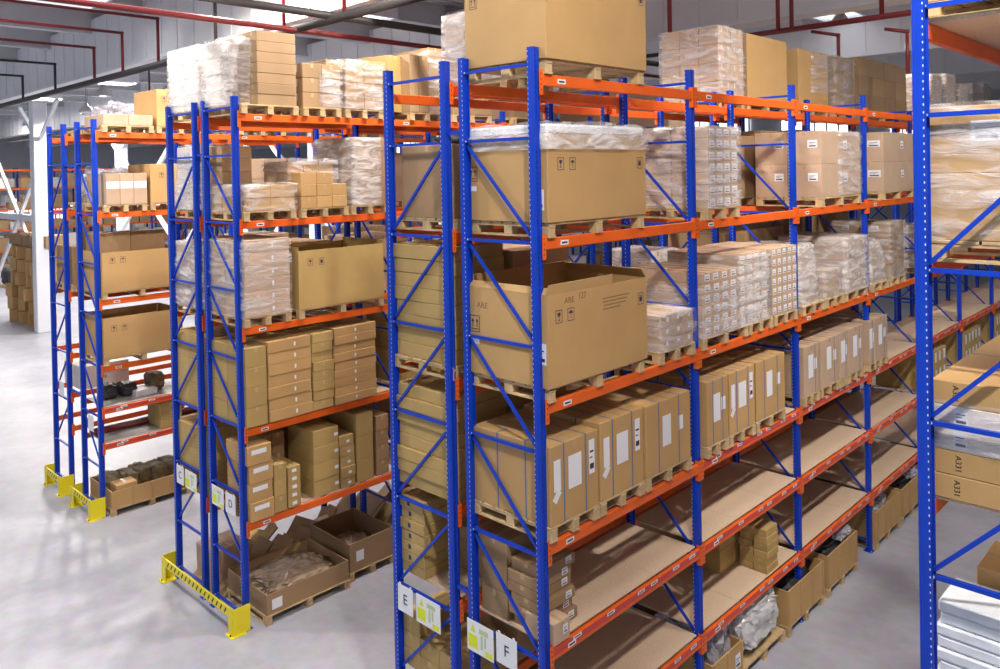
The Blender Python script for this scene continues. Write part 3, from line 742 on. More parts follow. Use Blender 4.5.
z = pallet(XE0, XE1, 3.0, 4.0, Z('E', 4), 'pallet under shaded cartons, second bay, fifth shelf rack E')
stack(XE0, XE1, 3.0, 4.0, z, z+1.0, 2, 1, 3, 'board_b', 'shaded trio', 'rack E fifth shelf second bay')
# fourth shelf long-carton layers
z = pallet(XE0, XE1, .0, .82, Z('E', 3), 'pallet under long flat cartons, fourth shelf of rack E')
stack(XE0+.02, XE1-.04, .02, .84, z, z+1.26, 1, 1, 8, 'board_y', 'long flat pile', 'rack E fourth shelf', jit=.015, rot=.01)
z = pallet(XE0, XE1, .95, 1.95, Z('E', 3), 'second pallet, fourth shelf of rack E')
stack(XE0, XE1, .95, 1.95, z, z+1.14, 2, 1, 3, 'board_b', 'deep pile', 'rack E fourth shelf', along='y')
z = pallet(-2.2, -1.3, 4.0, 4.8, Z('E', 3), 'pallet under the silver wrapped stack, rack E')
stack(-2.2, -1.4, 4.05, 4.75, z, z+.85, 2, 2, 4, 'board_w', 'silver stack', 'rack E fourth shelf')
film(-2.2, -1.4, 4.05, 4.75, z, z+.85, 'tight silver film around the stack, second bay, fourth shelf rack E', m='filmw', seed=80)
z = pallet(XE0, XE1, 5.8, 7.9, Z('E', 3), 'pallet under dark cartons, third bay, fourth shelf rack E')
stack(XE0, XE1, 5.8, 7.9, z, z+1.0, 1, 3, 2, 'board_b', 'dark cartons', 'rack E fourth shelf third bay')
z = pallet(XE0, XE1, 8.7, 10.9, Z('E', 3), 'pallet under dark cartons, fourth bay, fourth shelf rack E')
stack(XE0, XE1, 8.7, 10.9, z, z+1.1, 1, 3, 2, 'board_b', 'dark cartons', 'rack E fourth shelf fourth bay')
# third, second, lowest shelves
z = pl('E', 2)
stack(XE0+.02, XE1-.04, .02, .86, z, z+1.14, 1, 1, 8, 'board_y', 'long flat pile', 'rack E third shelf', jit=.015, rot=.012)
stack(XE0+.02, XE1-.04, .92, 1.9, z, z+1.0, 1, 2, 3, 'board_y', 'deep pile', 'rack E third shelf')
z = pl('E', 1)
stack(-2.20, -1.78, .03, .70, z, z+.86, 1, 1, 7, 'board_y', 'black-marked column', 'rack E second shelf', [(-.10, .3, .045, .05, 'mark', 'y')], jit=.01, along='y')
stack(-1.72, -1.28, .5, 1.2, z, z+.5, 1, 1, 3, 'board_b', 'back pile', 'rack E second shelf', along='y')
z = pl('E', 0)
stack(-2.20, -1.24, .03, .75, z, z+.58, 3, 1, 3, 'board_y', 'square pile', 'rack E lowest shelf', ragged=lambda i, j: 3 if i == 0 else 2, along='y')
# E cargo further along; below the third shelf it is added to darken F's rear
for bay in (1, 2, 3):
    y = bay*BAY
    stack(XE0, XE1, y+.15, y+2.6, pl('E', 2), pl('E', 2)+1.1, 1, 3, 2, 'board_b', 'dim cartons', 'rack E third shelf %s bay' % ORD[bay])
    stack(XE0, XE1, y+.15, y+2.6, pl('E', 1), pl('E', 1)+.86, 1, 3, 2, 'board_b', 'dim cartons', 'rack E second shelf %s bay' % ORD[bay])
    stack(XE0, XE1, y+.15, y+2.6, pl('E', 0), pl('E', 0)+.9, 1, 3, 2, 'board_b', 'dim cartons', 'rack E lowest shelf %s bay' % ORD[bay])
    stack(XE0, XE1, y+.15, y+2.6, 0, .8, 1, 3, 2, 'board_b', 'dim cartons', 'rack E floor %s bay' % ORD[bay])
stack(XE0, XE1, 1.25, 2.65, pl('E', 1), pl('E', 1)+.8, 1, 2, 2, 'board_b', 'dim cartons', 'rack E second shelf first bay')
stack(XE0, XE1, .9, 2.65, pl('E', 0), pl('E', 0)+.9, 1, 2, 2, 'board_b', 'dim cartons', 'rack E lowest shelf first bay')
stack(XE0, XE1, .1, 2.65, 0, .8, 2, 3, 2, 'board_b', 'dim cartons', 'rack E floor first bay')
# ============================================================ LONG-GUARD RACK, near row (D)
XD0, XD1 = -6.86, -5.70
# top shelf
z = pallet(XD0, XD1, .05, 1.0, Z('D', 4), 'pallet under the leaning wrapped stack, top of the long-guard rack')
stack(XD0+.55, XD1-.02, .32, .98, z, z+1.10, 2, 1, 7, 'board_b', 'tall block', 'top of long-guard rack', along='y')
stack(XD0, XD0+.5, .06, .96, z, z+.98, 1, 2, 4, 'board_w', 'leaning white block', 'top of long-guard rack', lean=.12, jit=.02)
film(XD0+.02, XD1-.3, .02, .98, z, z+1.0, 'loose white film over the leaning stack, top of long-guard rack', m='filmw', seed=90, taper=.05, lean=.1, ragged=.06)
z = pallet(XD0, XD1, 1.08, 1.78, Z('D', 4), 'pallet under the stepped stack, top of the long-guard rack')
stack(XD0+.1, XD1-.02, 1.08, 1.78, z, z+.68, 2, 2, 3, 'board_b', 'stepped stack', 'top of long-guard rack', [(0, .4, .22, .12, 'plain', 'y')])
film(XD0+.1, XD1-.02, 1.4, 1.78, z, z+.6, 'clear film on the stepped stack, top of long-guard rack', seed=91)
z = pallet(XD0, XD1, 1.86, 2.62, Z('D', 4), 'pallet under the layered stack, top of the long-guard rack')
stack(XD0+.1, XD1, 1.86, 2.60, z, z+.86, 2, 2, 4, 'board_b', 'layered stack', 'top of long-guard rack', ragged=lambda i, j: 4 if i == 0 else 3)
film(XD0+.1, XD1, 1.86, 2.62, z, z+.80, 'clear film on the layered stack, top of long-guard rack', seed=92)
o, dx, dy, dz = carton(XD0+.15, XD0+.95, 2.66, 3.0, z+.02, z+1.0, 'board_y', 'tilted tall tan carton between stacks atop the long-guard rack', None, rz=.2)
o.location.z = Z('D', 4)+.142; o.location.y = 2.98
z = pallet(XD0, XD1, 2.90+.3, 4.0, Z('D', 4), 'pallet under tall upright cartons, top of the long-guard rack')
for k, (a, c, h, mm) in enumerate(((3.2, 3.40, 1.0, 'board_b'), (3.41, 3.62, 1.0, 'board_b'))):
    carton(XD0+.2, XD1, a, c, z, z+h, mm, '%s tall upright brown carton atop the long-guard rack' % ['left', 'right'][k], None, along='x')
stack(XD0+.2, XD1, 3.64, 3.98, z, z+1.16, 2, 1, 4, 'board_b', 'wrapped column', 'top of long-guard rack')
film(XD0+.2, XD1, 3.64, 3.98, z, z+1.1, 'film on the wrapped column, top of long-guard rack', m='film', seed=93)
z = pallet(XD0, XD1, 4.2, 5.2, Z('D', 4), 'pallet at the second bay edge, top of the long-guard rack')
stack(XD0+.2, XD1, 4.2, 5.2, z, z+1.0, 2, 2, 3, 'board_b', 'dark end stack', 'top of long-guard rack')
# fifth (L5)
z = pallet(XD0, XD1, .05, .92, Z('D', 3)-.0, 'pallet under low film-wrapped cartons, fourth shelf long-guard rack')
stack(XD0+.1, XD1, .07, .90, z, z+.38, 3, 2, 2, 'board', 'low wrapped cartons', 'long-guard rack fourth shelf')
stack(XD0+.02, XD0+.42, .1, .6, z+.40, z+.98, 1, 1, 3, 'board_b', 'raised rear cartons', 'long-guard rack fourth shelf')
film(XD0+.1, XD1, .07, .90, z, z+.39, 'clear film over the low cartons, fourth shelf, long-guard rack', seed=95, m='film')
z = pallet(XD0, XD1, 1.0, 1.88, Z('D', 3), 'pallet under loosely wrapped cartons, fourth shelf long-guard rack')
stack(XD0+.05, XD1, 1.0, 1.85, z, z+.74, 3, 3, 4, 'board', 'stepped wrapped cartons', 'long-guard rack fourth shelf', ragged=lambda i, j: 2 if i == 2 and j == 2 else (3 if i == 2 else 4))
film(XD0+.05, XD1-.3, 1.0, 1.85, z+.3, z+.77, 'clear film over the stepped cartons, fourth shelf, long-guard rack', seed=96)
z = pallet(XD0, XD1, 1.93, 2.7, Z('D', 3), 'pallet under the leaning tall stack, fourth shelf long-guard rack')
stack(XD0+.05, XD1, 2.0, 2.68, z, z+1.12, 2, 2, 5, 'board_b', 'leaning tall stack', 'long-guard rack fourth shelf')
film(XD0+.05, XD1, 1.97, 2.5, z, z+1.1, 'bright film over the leaning tall stack, long-guard rack', seed=97, m='filmw')
# L4
z = pallet(XD0, XD1, .02, .80, Z('D', 2), 'pallet under the six-layer wrapped stack, third shelf long-guard rack')
stack(XD0, XD1, .03, .78, z, z+1.13, 2, 1, 6, 'board_p', 'wrapped six-layer stack', 'long-guard rack third shelf', [(.12, .3, .03, .07, 'plain', 'x')])
film(XD0, XD1-.02, .03, .78, z, z+1.1, 'thin film on the six-layer stack, long-guard rack', seed=98)
z = pallet(XD0, XD1, .93, 2.55, Z('D', 2), 'pallet under the open giant carton, third shelf long-guard rack')
o, dx, dy, dz = open_box(XD0, XD1, .93, 2.55, z, z+.90, 'board_y', 'giant open tan carton on the third shelf of the long-guard rack', [('-y', .02, .98, .06, -10), ('y', 0, 1, .06, 0)])
fragile(o, dx, dy, 'x', ((-.60, 'glass'), (-.40, 'box')), .66, .11)
# L3
z = pl('D', 1) 
stack(XD0, XD1, .02, .36, z, z+1.16, 2, 1, 4, 'board_y', 'nearest pile', 'second shelf, long-guard rack')
stack(XD0, XD1, .38, 1.12, z, z+1.2, 2, 1, 7, 'board', 'white-ticked pile', 'second shelf, long-guard rack', [(.12, .3, .03, .06, 'plain', 'x')], along='y', jit=.012)
stack(XD0, XD1, 1.14, 1.52, z, z+1.2, 2, 1, 8, 'board_y', 'narrow pile', 'second shelf, long-guard rack', jit=.012)
stack(XD0, XD1, 1.54, 2.36, z, z+1.22, 2, 1, 9, 'board', 'nine-layer pile', 'second shelf, long-guard rack', [(0, .3, .03, .05, 'plain', 'x')], along='y', jit=.012)
stack(XD0, XD1, 3.0, 5.2, z, z+1.2, 1, 3, 4, 'board_y', 'added second-bay pile', 'second shelf, long-guard rack')
# L2
z = pl('D', 0)
stack(XD0+.5, XD1, .03, .42, z, z+1.10, 2, 1, 4, 'board', 'labelled corner pile', 'long-guard rack lowest shelf', [(-.02, .55, .24, .07, 'plain', 'x')], along='y', jit=.02)
stack(XD0+.6, XD1-.02, .45, .66, z, z+.72, 1, 1, 3, 'board_y', 'short pile', 'lowest shelf, long-guard rack')
stack(XD0+.6, XD1-.02, .68, .90, z, z+.62, 1, 1, 5, 'board_y', 'thin-layer pile', 'lowest shelf, long-guard rack', [(0, .3, .08, .05, 'plain', 'x')])
stack(XD0+.02, XD0+.52, .55, 1.0, z, z+.98, 1, 2, 3, 'board_b', 'back tall pile', 'lowest shelf, long-guard rack')
stack(XD0+.35, XD1-.05, 1.15, 1.62, z, z+1.04, 1, 1, 4, 'board_y', 'tall middle pile', 'lowest shelf, long-guard rack', [(.4, .4, .07, .05, 'plain', 'x')], along='y')
stack(XD0+.5, XD1-.04, 1.64, 1.92, z, z+.84, 1, 1, 5, 'board_y', 'five-layer pile', 'lowest shelf, long-guard rack', [(.1, .3, .06, .04, 'plain', 'x')], jit=.012)
stack(XD0+.3, XD1-.05, 1.96, 2.30, z, z+1.12, 1, 1, 3, 'board_y', 'far tall pile', 'lowest shelf, long-guard rack', along='y')
stack(XD0+.3, XD1-.05, 2.36, 2.62, z, z+1.0, 1, 1, 4, 'board_b', 'farthest pile', 'lowest shelf, long-guard rack')
# floor
z = pallet(XD0, -5.62, .22, 1.70, 0, 'pallet under the low film-filled tray by the long guard')
o, dx, dy, dz = open_box(XD0+.02, -5.64, .24, 1.68, z, z+.30, 'board_b', 'low cardboard tray filled with film, floor of the long-guard rack', [], t=.02, name='carton_tray')
add_label(o, dx, dy, -.55, .06, .17, .15, 'x', 'plain')
blob(-6.24, .96, z+.02, .50, .62, .11, 'kraftfilm', 'film_heap', 'flat heap of brownish film in the low tray, long-guard rack', 'plastic film', 61, .22, 11, True, 70, 40)
z = pallet(-6.95, -5.75, 1.78, 2.72, 0, 'pallet under the deep open crate by the long-guard rack')
o, dx, dy, dz = open_box(-6.93, -5.77, 1.80, 2.70, z, z+.46, 'board_b', 'deep open carton crate on the floor, long-guard rack', [('-y', .1, .9, .05, 60)], t=.02)
add_label(o, dx, dy, -.25, .14, .15, .17, 'x', 'plain'); 
blob(-6.35, 2.25, z+.02, .40, .32, .10, 'kraftfilm', 'film_heap', 'crumpled film at the bottom of the deep open crate', 'plastic film', 63, .3, 5, True)
# folded cartons lying at the foot of the rear row
for k in range(34):
    b = MB(); w, l = ru(.35, .6), ru(.5, .95)
    b.box(-w/2, w/2, -l/2, l/2, 0, .012); b.box(-w/2, w/2, -l/2, l/2, .014, .024); b.box(-w/2, -w/2+.008, -l/2, l/2, .0121, .0139)
    y = .35 + (k//2)*.24; x = -7.55 + ru(-.25, .25) + (k % 2)*.35
    o = link('flattened_carton', b.mesh('flattened_carton', ['board_b' if k % 3 else 'board_y']), (x, y, .10+.20*rnd()), rot=(R(ru(28, 50)), R(ru(-8, 8)), R(ru(-25, 25))))
    tag(o, 'flattened brown carton leaning in the heap behind the film-filled tray', 'flattened carton', 'flattened cartons')
# ============================================================ LONG-GUARD RACK, rear row (C)
XC0, XC1 = -8.14, -7.04
z = pallet(XC0, XC1, .05, .9, Z('C', 4), 'pallet under the bright white stack, top of long-guard rear row')
stack(XC0, XC1, .05, .88, z, z+1.02, 2, 2, 4, 'board_w', 'bright white stack', 'top of long-guard rear rack')
film(XC0, XC1, .05, .88, z, z+1.02, 'white film over the bright stack, top of long-guard rear rack', m='filmw', seed=100, taper=.04)
z = pallet(XC0, XC1, .05, .9, Z('C', 3), 'pallet under the white wrapped stack, fourth shelf long-guard rear rack')
stack(XC0+.25, XC1, .05, .88, z, z+1.0, 2, 1, 3, 'board_w', 'white wrapped stack', 'fourth shelf, long-guard rear rack')
film(XC0+.25, XC1, .05, .88, z, z+1.02, 'white film on the fourth-shelf stack, long-guard rear rack', m='filmw', seed=101, taper=.1)
z = pallet(XC0, XC1, .05, .9, Z('C', 2), 'pallet under the pale wrapped stack, third shelf long-guard rear rack')
stack(XC0+.1, XC1, .05, .88, z, z+1.0, 2, 1, 4, 'board_p', 'pale wrapped stack', 'third shelf, long-guard rear rack')
film(XC0+.1, XC1, .05, .88, z, z+1.02, 'pale film on the third-shelf stack, long-guard rear rack', m='filmw', seed=102, taper=.04)
z = pl('C', 1); stack(XC0, XC1, .03, .8, z, z+1.15, 2, 1, 3, 'board_y', 'yellowish pile', 'second shelf, long-guard rear rack')
z = pl('C', 0); stack(XC0, XC1, .03, .8, z, z+1.05, 2, 1, 3, 'board_y', 'yellowish pile', 'lowest shelf, long-guard rear rack', along='y')
for lv, hh in ((1, 1.15), (0, 1.05)):  # piles added behind row D to darken the view through its shelves
    stack(XC0, XC1-.1, .9, 2.65, pl('C', lv), pl('C', lv)+hh, 1, 2, 3, 'board_b', 'added pile', '%s, long-guard rear rack' % shelf('C', lv))
    deck('C', lv, 1); stack(XC0, XC1-.1, 2.95, 5.4, pl('C', lv), pl('C', lv)+hh, 1, 3, 2, 'board_b', 'added second-bay pile', '%s, long-guard rear rack' % shelf('C', lv))
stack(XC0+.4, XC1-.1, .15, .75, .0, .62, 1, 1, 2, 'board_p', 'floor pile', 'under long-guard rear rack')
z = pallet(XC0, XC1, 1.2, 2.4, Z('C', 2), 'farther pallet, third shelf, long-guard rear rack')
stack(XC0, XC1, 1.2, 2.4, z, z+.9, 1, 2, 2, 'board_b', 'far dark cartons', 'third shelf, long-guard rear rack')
# ============================================================ FAR RACK, near row (B)
XB0, XB1 = -12.52, -11.36
z = pallet(XB0, XB1, .12, 1.12, Z('B', 5), 'pallet under low cartons, top of the far rack')
stack(XB0+.1, XB1, .14, 1.10, z, z+.22, 2, 2, 1, 'board_p', 'low cartons', 'top of the far rack')
z = pallet(XB0, XB1, 1.18, 2.2, Z('B', 5), 'pallet under the cube carton, top of the far rack')
o, dx, dy, dz = carton(XB0, XB1, 1.18, 2.1, z, z+.76, 'board', 'cube tan carton with printed symbols, top of the far rack', None, along='y'); fragile(o, dx, dy, 'x', ((-.3, 'glass'), (-.12, 'umbrella')), .5, .12)
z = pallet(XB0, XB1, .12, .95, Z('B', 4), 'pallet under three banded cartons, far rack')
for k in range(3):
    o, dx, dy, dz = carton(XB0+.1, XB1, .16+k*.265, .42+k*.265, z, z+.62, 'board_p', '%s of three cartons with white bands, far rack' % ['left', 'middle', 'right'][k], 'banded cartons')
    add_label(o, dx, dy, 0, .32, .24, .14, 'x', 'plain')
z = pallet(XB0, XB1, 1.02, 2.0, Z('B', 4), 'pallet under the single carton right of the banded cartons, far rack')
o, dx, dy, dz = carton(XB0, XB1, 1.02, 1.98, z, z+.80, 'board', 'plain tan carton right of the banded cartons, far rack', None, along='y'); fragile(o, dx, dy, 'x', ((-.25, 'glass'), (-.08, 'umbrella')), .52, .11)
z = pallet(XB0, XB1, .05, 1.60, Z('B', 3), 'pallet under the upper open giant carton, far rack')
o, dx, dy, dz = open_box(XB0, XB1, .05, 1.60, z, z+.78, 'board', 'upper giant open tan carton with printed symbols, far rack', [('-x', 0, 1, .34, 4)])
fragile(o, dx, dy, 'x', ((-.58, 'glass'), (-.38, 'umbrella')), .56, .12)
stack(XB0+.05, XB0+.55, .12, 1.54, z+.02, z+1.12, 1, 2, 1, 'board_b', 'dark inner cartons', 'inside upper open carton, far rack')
z = pallet(XB0, XB1, .05, 1.60, Z('B', 2), 'pallet under the lower open giant carton, far rack')
o, dx, dy, dz = open_box(XB0, XB1, .05, 1.60, z, z+.80, 'board', 'lower giant open tan carton with printed symbols, far rack', [])
fragile(o, dx, dy, 'x', ((-.58, 'glass'), (-.38, 'umbrella')), .52, .12)
z = Z('B', 1)+.02
for k, (y, sx, sz) in enumerate(((.35, .3, .15), (.72, .2, .13), (1.3, .3, .18))): blob(-12.1, y, z, .25, .16, sz, 'darkstuff' if k != 2 else 'bundle', 'tool_bag', '%s dark bag on the grey second shelf of the far rack' % ['left', 'middle', 'right'][k], 'bag', 70+k, .2)
b = MB(); b.box(-.2, .2, -.22, .22, 0, .12); tag(link('paper_stack', b.mesh('paper_stack', ['paper']), (-11.9, .98, z)), 'white paper stack between bags on the far rack', 'paper stack')
z = Z('B', 0)+.02
stack(XB0+.4, XB1-.1, 1.15, 1.6, z, z+.52, 2, 1, 3, 'board_y', 'yellowish pile', 'lowest shelf of the far rack')
for k in range(4):
    b = MB(); b.tube((0, -1.3, 0), (0, 1.3, 0), .035, 8)
    tag(link('steel_tube', b.mesh('steel_tube', ['red']), (-12.35+k*.09, 1.38, z+.036)), 'dark red tube lying along the lowest grey shelf, far rack', 'tube', 'dark red tubes')
z, o, dx, dy = tray(-12.5, -11.3, .10, 1.70, .34, 'long cardboard tray of olive bundles on the far rack floor', 'board')
for k in range(5):
    blob(-12.1 + .1*(k % 2), .35+k*.30, z+.05, .34, .18, .20, 'bundle', 'olive_bundle', 'olive cloth bundle, %s from the left in the long tray' % ORD[k], 'bundle', 80+k, .2)
carton(-11.7, -11.36, .22, .62, z+.02, z+.42, 'board', 'small carton leaning out of the long tray, far rack', None)
# farthest row (A) glimpses
z = pallet(-14.3, -13.1, .05, 1.6, Z('A', 3), 'pallet under the giant carton, fourth shelf, farthest rack')
stack(-14.25, -13.15, .1, 1.5, z, z+.8, 1, 1, 2, 'board_b', 'wide cartons', 'fourth shelf farthest rack')
z = pallet(-14.3, -13.1, .3, 1.6, Z('A', 4), 'pallet under crumpled film, fifth shelf, farthest rack')
blob(-13.7, 1.0, z, .5, .5, .36, 'clump', 'film_bale', 'loose bale of white film, fifth shelf of the farthest rack', 'plastic film', 90, .4, 4, True)
z = pallet(-14.3, -13.1, .3, 1.6, Z('A', 5), 'pallet under white film, top of the farthest rack')
blob(-13.7, 1.3, z, .5, .5, .30, 'clump', 'film_bale', 'flat bale of white film on top of the farthest rack', 'plastic film', 91, .4, 4, True)
stack(-14.25, -13.2, .2, 1.2, Z('A', 1)+.01, Z('A', 1)+.5, 1, 1, 2, 'board_w', 'white cartons', 'second shelf farthest rack')
# rows' further bays, plain stacks glimpsed between
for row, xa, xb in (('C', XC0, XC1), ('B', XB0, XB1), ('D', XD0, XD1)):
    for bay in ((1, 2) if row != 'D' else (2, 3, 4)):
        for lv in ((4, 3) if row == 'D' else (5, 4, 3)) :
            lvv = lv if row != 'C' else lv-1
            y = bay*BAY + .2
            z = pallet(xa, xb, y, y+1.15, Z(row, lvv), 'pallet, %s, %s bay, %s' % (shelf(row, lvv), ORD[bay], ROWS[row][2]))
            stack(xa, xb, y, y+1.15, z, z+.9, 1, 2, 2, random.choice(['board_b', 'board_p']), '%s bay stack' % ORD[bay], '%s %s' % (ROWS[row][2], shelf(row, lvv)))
# ============================================================ RIGHT-HAND RACK (G)
XG0, XG1 = 3.34, 4.45
z = pallet(XG0, XG1, .08, 1.0, pl('G', 5), 'pallet on the top shelf of the right-hand rack')
carton(XG0, XG1, .08, 1.0, z, z+.6, 'board_w', 'pale wrapped carton on top of the right-hand rack', None)
z = pallet(XG0+.02, XG1, .06, 1.2, Z('G', 4), 'pallet under two big wrapped cartons, right-hand rack')
for k in range(2):
    o, dx, dy, dz = carton(XG0+.03, XG1, .07, 1.18, z+.43*k+.001, z+.43*(k+1), 'board', '%s of two big film-wrapped cartons, right-hand rack' % ['lower', 'upper'][k], None)
    if k: add_label(o, dx, dy, -.2, .20, .17, .13, 'y')
film(XG0+.03, XG1, .07, 1.18, z, z+.87, 'clear shiny film around the two big cartons, right-hand rack', m='film', seed=110)
z = pl('G', 3)
hs = [.16, .16, .15, .14, .16]; zz = z+.019
for k, h in enumerate(hs):
    m = 'board' if k not in (2, 3) else 'board_w'
    o, dx, dy, dz = carton(XG0+.04+.01*(k % 2), XG1+.1, .06, 1.9, zz+.001, zz+h, m, '%s long flat carton up in the right-hand rack pile' % ['bottom', 'second', 'third', 'fourth', 'top'][k], None)
    if m == 'board': text('A331', .05, (-dx/2+.14, -dy/2-.001, h*.5), o, 'black', (R(90), R(90), 0), 'stencil'); icon(o, dx, dy, 'box', .0, .03, .1, 'y')
    else:
        add_label(o, dx, dy, -.05, .01, .30, .13, 'y', 'plain'); add_label(o, dx, dy, -.42, .02, .08, .11, 'y')
    zz += h
film(XG0+.05, XG1+.1, .07, 1.9, z+.36, z+.66, 'film band around the middle of the right-hand pile', m='film', seed=112, top=False, e=.012)
z = pl('G', 2); zz = z+.019
for k in range(8):
    b = MB(); b.cham(-.52, .52, -.2, .2, 0, .075, .012)
    o = link('foam_sheet', b.mesh('foam_sheet', ['foam']), (XG0+.56+ru(-.02, .02), .30+ru(-.02, .02), zz+.001)); tag(o, 'white foam sheet, %s from the bottom in the right-hand rack' % ORD[k], 'foam sheet', 'stacked foam sheets'); zz += .078
carton(3.50, 4.45, .58, 1.1, z+.02, z+.72, 'board', 'tan carton behind the foam sheets, right-hand rack', None)
carton(3.75, 4.50, 1.7, 2.3, z+.02, z+.95, 'board_y', 'taller tan carton at the back of the right-hand rack', None)
carton(3.72, 4.50, 1.72, 2.3, z+.96, z+1.22, 'board_b', 'upper brown carton at the back of the right-hand rack', None)

# ============================================================ BUILDING
b = MB(); b.box(-90, 20, -14, 62, -.1, 0); fl = struct('floor', b, ['floor'])
b = MB()
x = -90
while x < 20:        # corrugated roof deck, ribs along Y
    b.box(x, x+.16, -14, 62, 12.0, 12.05); b.box(x+.16, x+.34, -14, 62, 12.08, 12.12); b.box(x+.155, x+.165, -14, 62, 12.0, 12.1); b.box(x+.335, x+.345, -14, 62, 12.0, 12.1); x += .34
struct('ceiling', b, ['white'])
b = MB(); b.box(-90, 20, 62, 62.2, 0, 12.1); struct('wall_back', b, ['white'])
b = MB(); b.box(20, 20.2, -14, 62, 0, 12.1); struct('wall_right_blocker', b, ['white'])  # unseen side wall, added to block world light from the right
b = MB(); b.box(-90.2, -90, -14, 62, 0, 12.1); struct('wall_left', b, ['white'])
k = 0
for i, y in enumerate((3.7, 11.7, 19.9, 28.1, 36.3, 44.5)):
    b = MB(); b.box(-90, 20, y, y+.5, 10.0, 11.75); b.box(-90, 20, y-.06, y+.56, 9.93, 10.02)
    x = -90
    while x < 20: b.box(x, x+.03, y-.03, y, 10.02, 11.75); x += 1.0
    k += 1; struct('trim_%d' % k, b, ['white'])
x = -84
while x < 12:
    b = MB(); b.box(x, x+.16, -10, 60, 11.35, 11.98); b.box(x-.08, x+.24, -10, 60, 11.28, 11.35)
    k += 1; struct('trim_%d' % k, b, ['greybeam']); x += 4.1
# skylights
n = 0
for (x0, x1, y0, y1) in [(-5.1, -3.9, 17.3, 19.6), (-14.5, -13.4, 7.4, 9.0), (-45.4, -44, 7.6, 9.4), (-35, -33.8, 8, 9.6), (-24.8, -23.8, 6.6, 8), (-2.6, -.8, 5.6, 8.4), (1.2, 2.8, 4.6, 9.0), (1.2, 2.8, 14.0, 18.0), (-5.0, -3.4, -3.5, 1.2), (-10.4, -8.8, -3, 1.2), (-17.6, -16, -2.5, 2.0), (.8, 2.6, -4.5, .5), (-45, -43, 13, 16), (-36, -34, 13, 16), (-28, -26, 13, 16), (-19, -17.5, 13.5, 16), (-12, -10.5, 21.5, 25)]:
    n += 1; b = MB(); b.box(x0, x1, y0, y1, 11.20, 11.24)
    o = link('window_%d' % n, b.mesh('skylight', ['sky'])); o['kind'] = 'structure'
    b = MB(); 
    for (a, c, d, e) in ((x0-.08, x0, y0-.08, y1+.08), (x1, x1+.08, y0-.08, y1+.08), (x0, x1, y0-.08, y0), (x0, x1, y1, y1+.08)): b.box(a, c, d, e, 11.12, 12.0)
    link('window_frame', b.mesh('window_frame', ['steel']), (0,0,0), 0, o)
# daylight windows in the far walls
for (y0, y1) in ((8, 16), (18, 26), (28, 36), (38, 46)):
    n += 1; b = MB(); b.box(-89.98, -89.9, y0, y1, 2.0, 4.6); o = link('window_%d' % n, b.mesh('window', ['window'])); o['kind'] = 'structure'
    b = MB(); 
    for q in range(9): b.box(-89.9, -89.8, y0+q*(y1-y0)/8-.06, y0+q*(y1-y0)/8+.06, 2.0, 4.6)
    link('mullion', b.mesh('mullion', ['steel']), (0,0,0), 0, o)
for x0 in range(-80, -10, 9):
    n += 1; b = MB(); b.box(x0, x0+6, 61.9, 61.98, 8.7, 10.9); o = link('window_%d' % n, b.mesh('window', ['window'])); o['kind'] = 'structure'
    b = MB()
    for q in range(7): b.box(x0+q-.06, x0+q+.06, 61.8, 61.9, 8.7, 10.9)
    link('mullion', b.mesh('mullion', ['steel']), (0,0,0), 0, o)
# columns
def column(x, y, label, brace=True):
    b = MB(); b.cham(-.28, .28, -.28, .28, 0, 10.0, .03)
    o = link('roof_column', b.mesh('column', ['steel']), (x, y, 0)); o['kind'] = 'structure'
    if brace:
        for s in (-1, 1):
            b = MB(); b.bar((s*.28, 0, 8.4), (s*2.6, 0, 9.9), .14, .14); link('knee_brace', b.mesh('knee_brace', ['steel']), (0,0,0), 0, o)
column(-33.4, 5.2, '')
column(-22.4, 12.1, ''); column(-42.7, 12.1, ''); column(-14.5, 12.0, ''); column(-34, 20.2, ''); column(-24, 28.4, ''); column(-44, 28.4, '')
# white bracing trusses between distant columns
def truss(x0, y0, x1, y1, z0, z1, label):
    b = MB(); n = 3
    P = lambda t, z: (x0+(x1-x0)*t, y0+(y1-y0)*t, z)
    b.bar(P(0, (z0+z1)/2), P(1, (z0+z1)/2), .22, .3)
    for i in range(n):
        a, c = i/n, (i+1)/n; m_ = (a+c)/2
        b.bar(P(a, z1), P(m_, (z0+z1)/2), .14, .16); b.bar(P(m_, (z0+z1)/2), P(c, z1), .14, .16)
        b.bar(P(a, z0), P(m_, (z0+z1)/2), .14, .16); b.bar(P(m_, (z0+z1)/2), P(c, z0), .14, .16)
    tag(link('bracing_truss', b.mesh('bracing_truss', ['steel'])), label, 'steel bracing')
truss(-60, 5.6, -33.6, 5.6, 1.5, 8.2, 'white diagonal steel bracing left of the white column')
truss(-33.2, 8.0, -20.0, 12.0, 3.4, 8.6, 'white diagonal steel bracing behind the far rack')
# sprinkler and cable pipes
def pipe(pts, r, m, label, name='sprinkler_pipe', cat='pipe', joints=True):
    b = MB()
    for p, q in zip(pts[:-1], pts[1:]): b.tube(p, q, r, 10)
    for p in pts[1:-1]: b.lathe([(0, -r*1.3), (r*1.1, -r*.8), (r*1.3, 0), (r*1.1, r*.8), (0, r*1.3)], p, 10)
    o = link(name, b.mesh(name, [m], True)); return tag(o, label, cat)
pipe([(-8.95, -8, 9.5), (-8.95, 32, 9.5)], .055, 'red', 'long red sprinkler main crossing above the middle racks')
pipe([(-7.8, -8, 9.62), (-7.8, 32, 9.62)], .075, 'darkpipe', 'thick dark duct pipe beside the long red main', 'duct_pipe')
pipe([(-46, 3.3, 9.55), (-3.2, 3.0, 9.55)], .09, 'darkpipe', 'thick dark conduit slanting down to the white column', 'conduit')
pipe([(-4.2, 10.9, 9.5), (2.5, 10.9, 9.5)], .06, 'red', 'red sprinkler main near the skylight lamp')
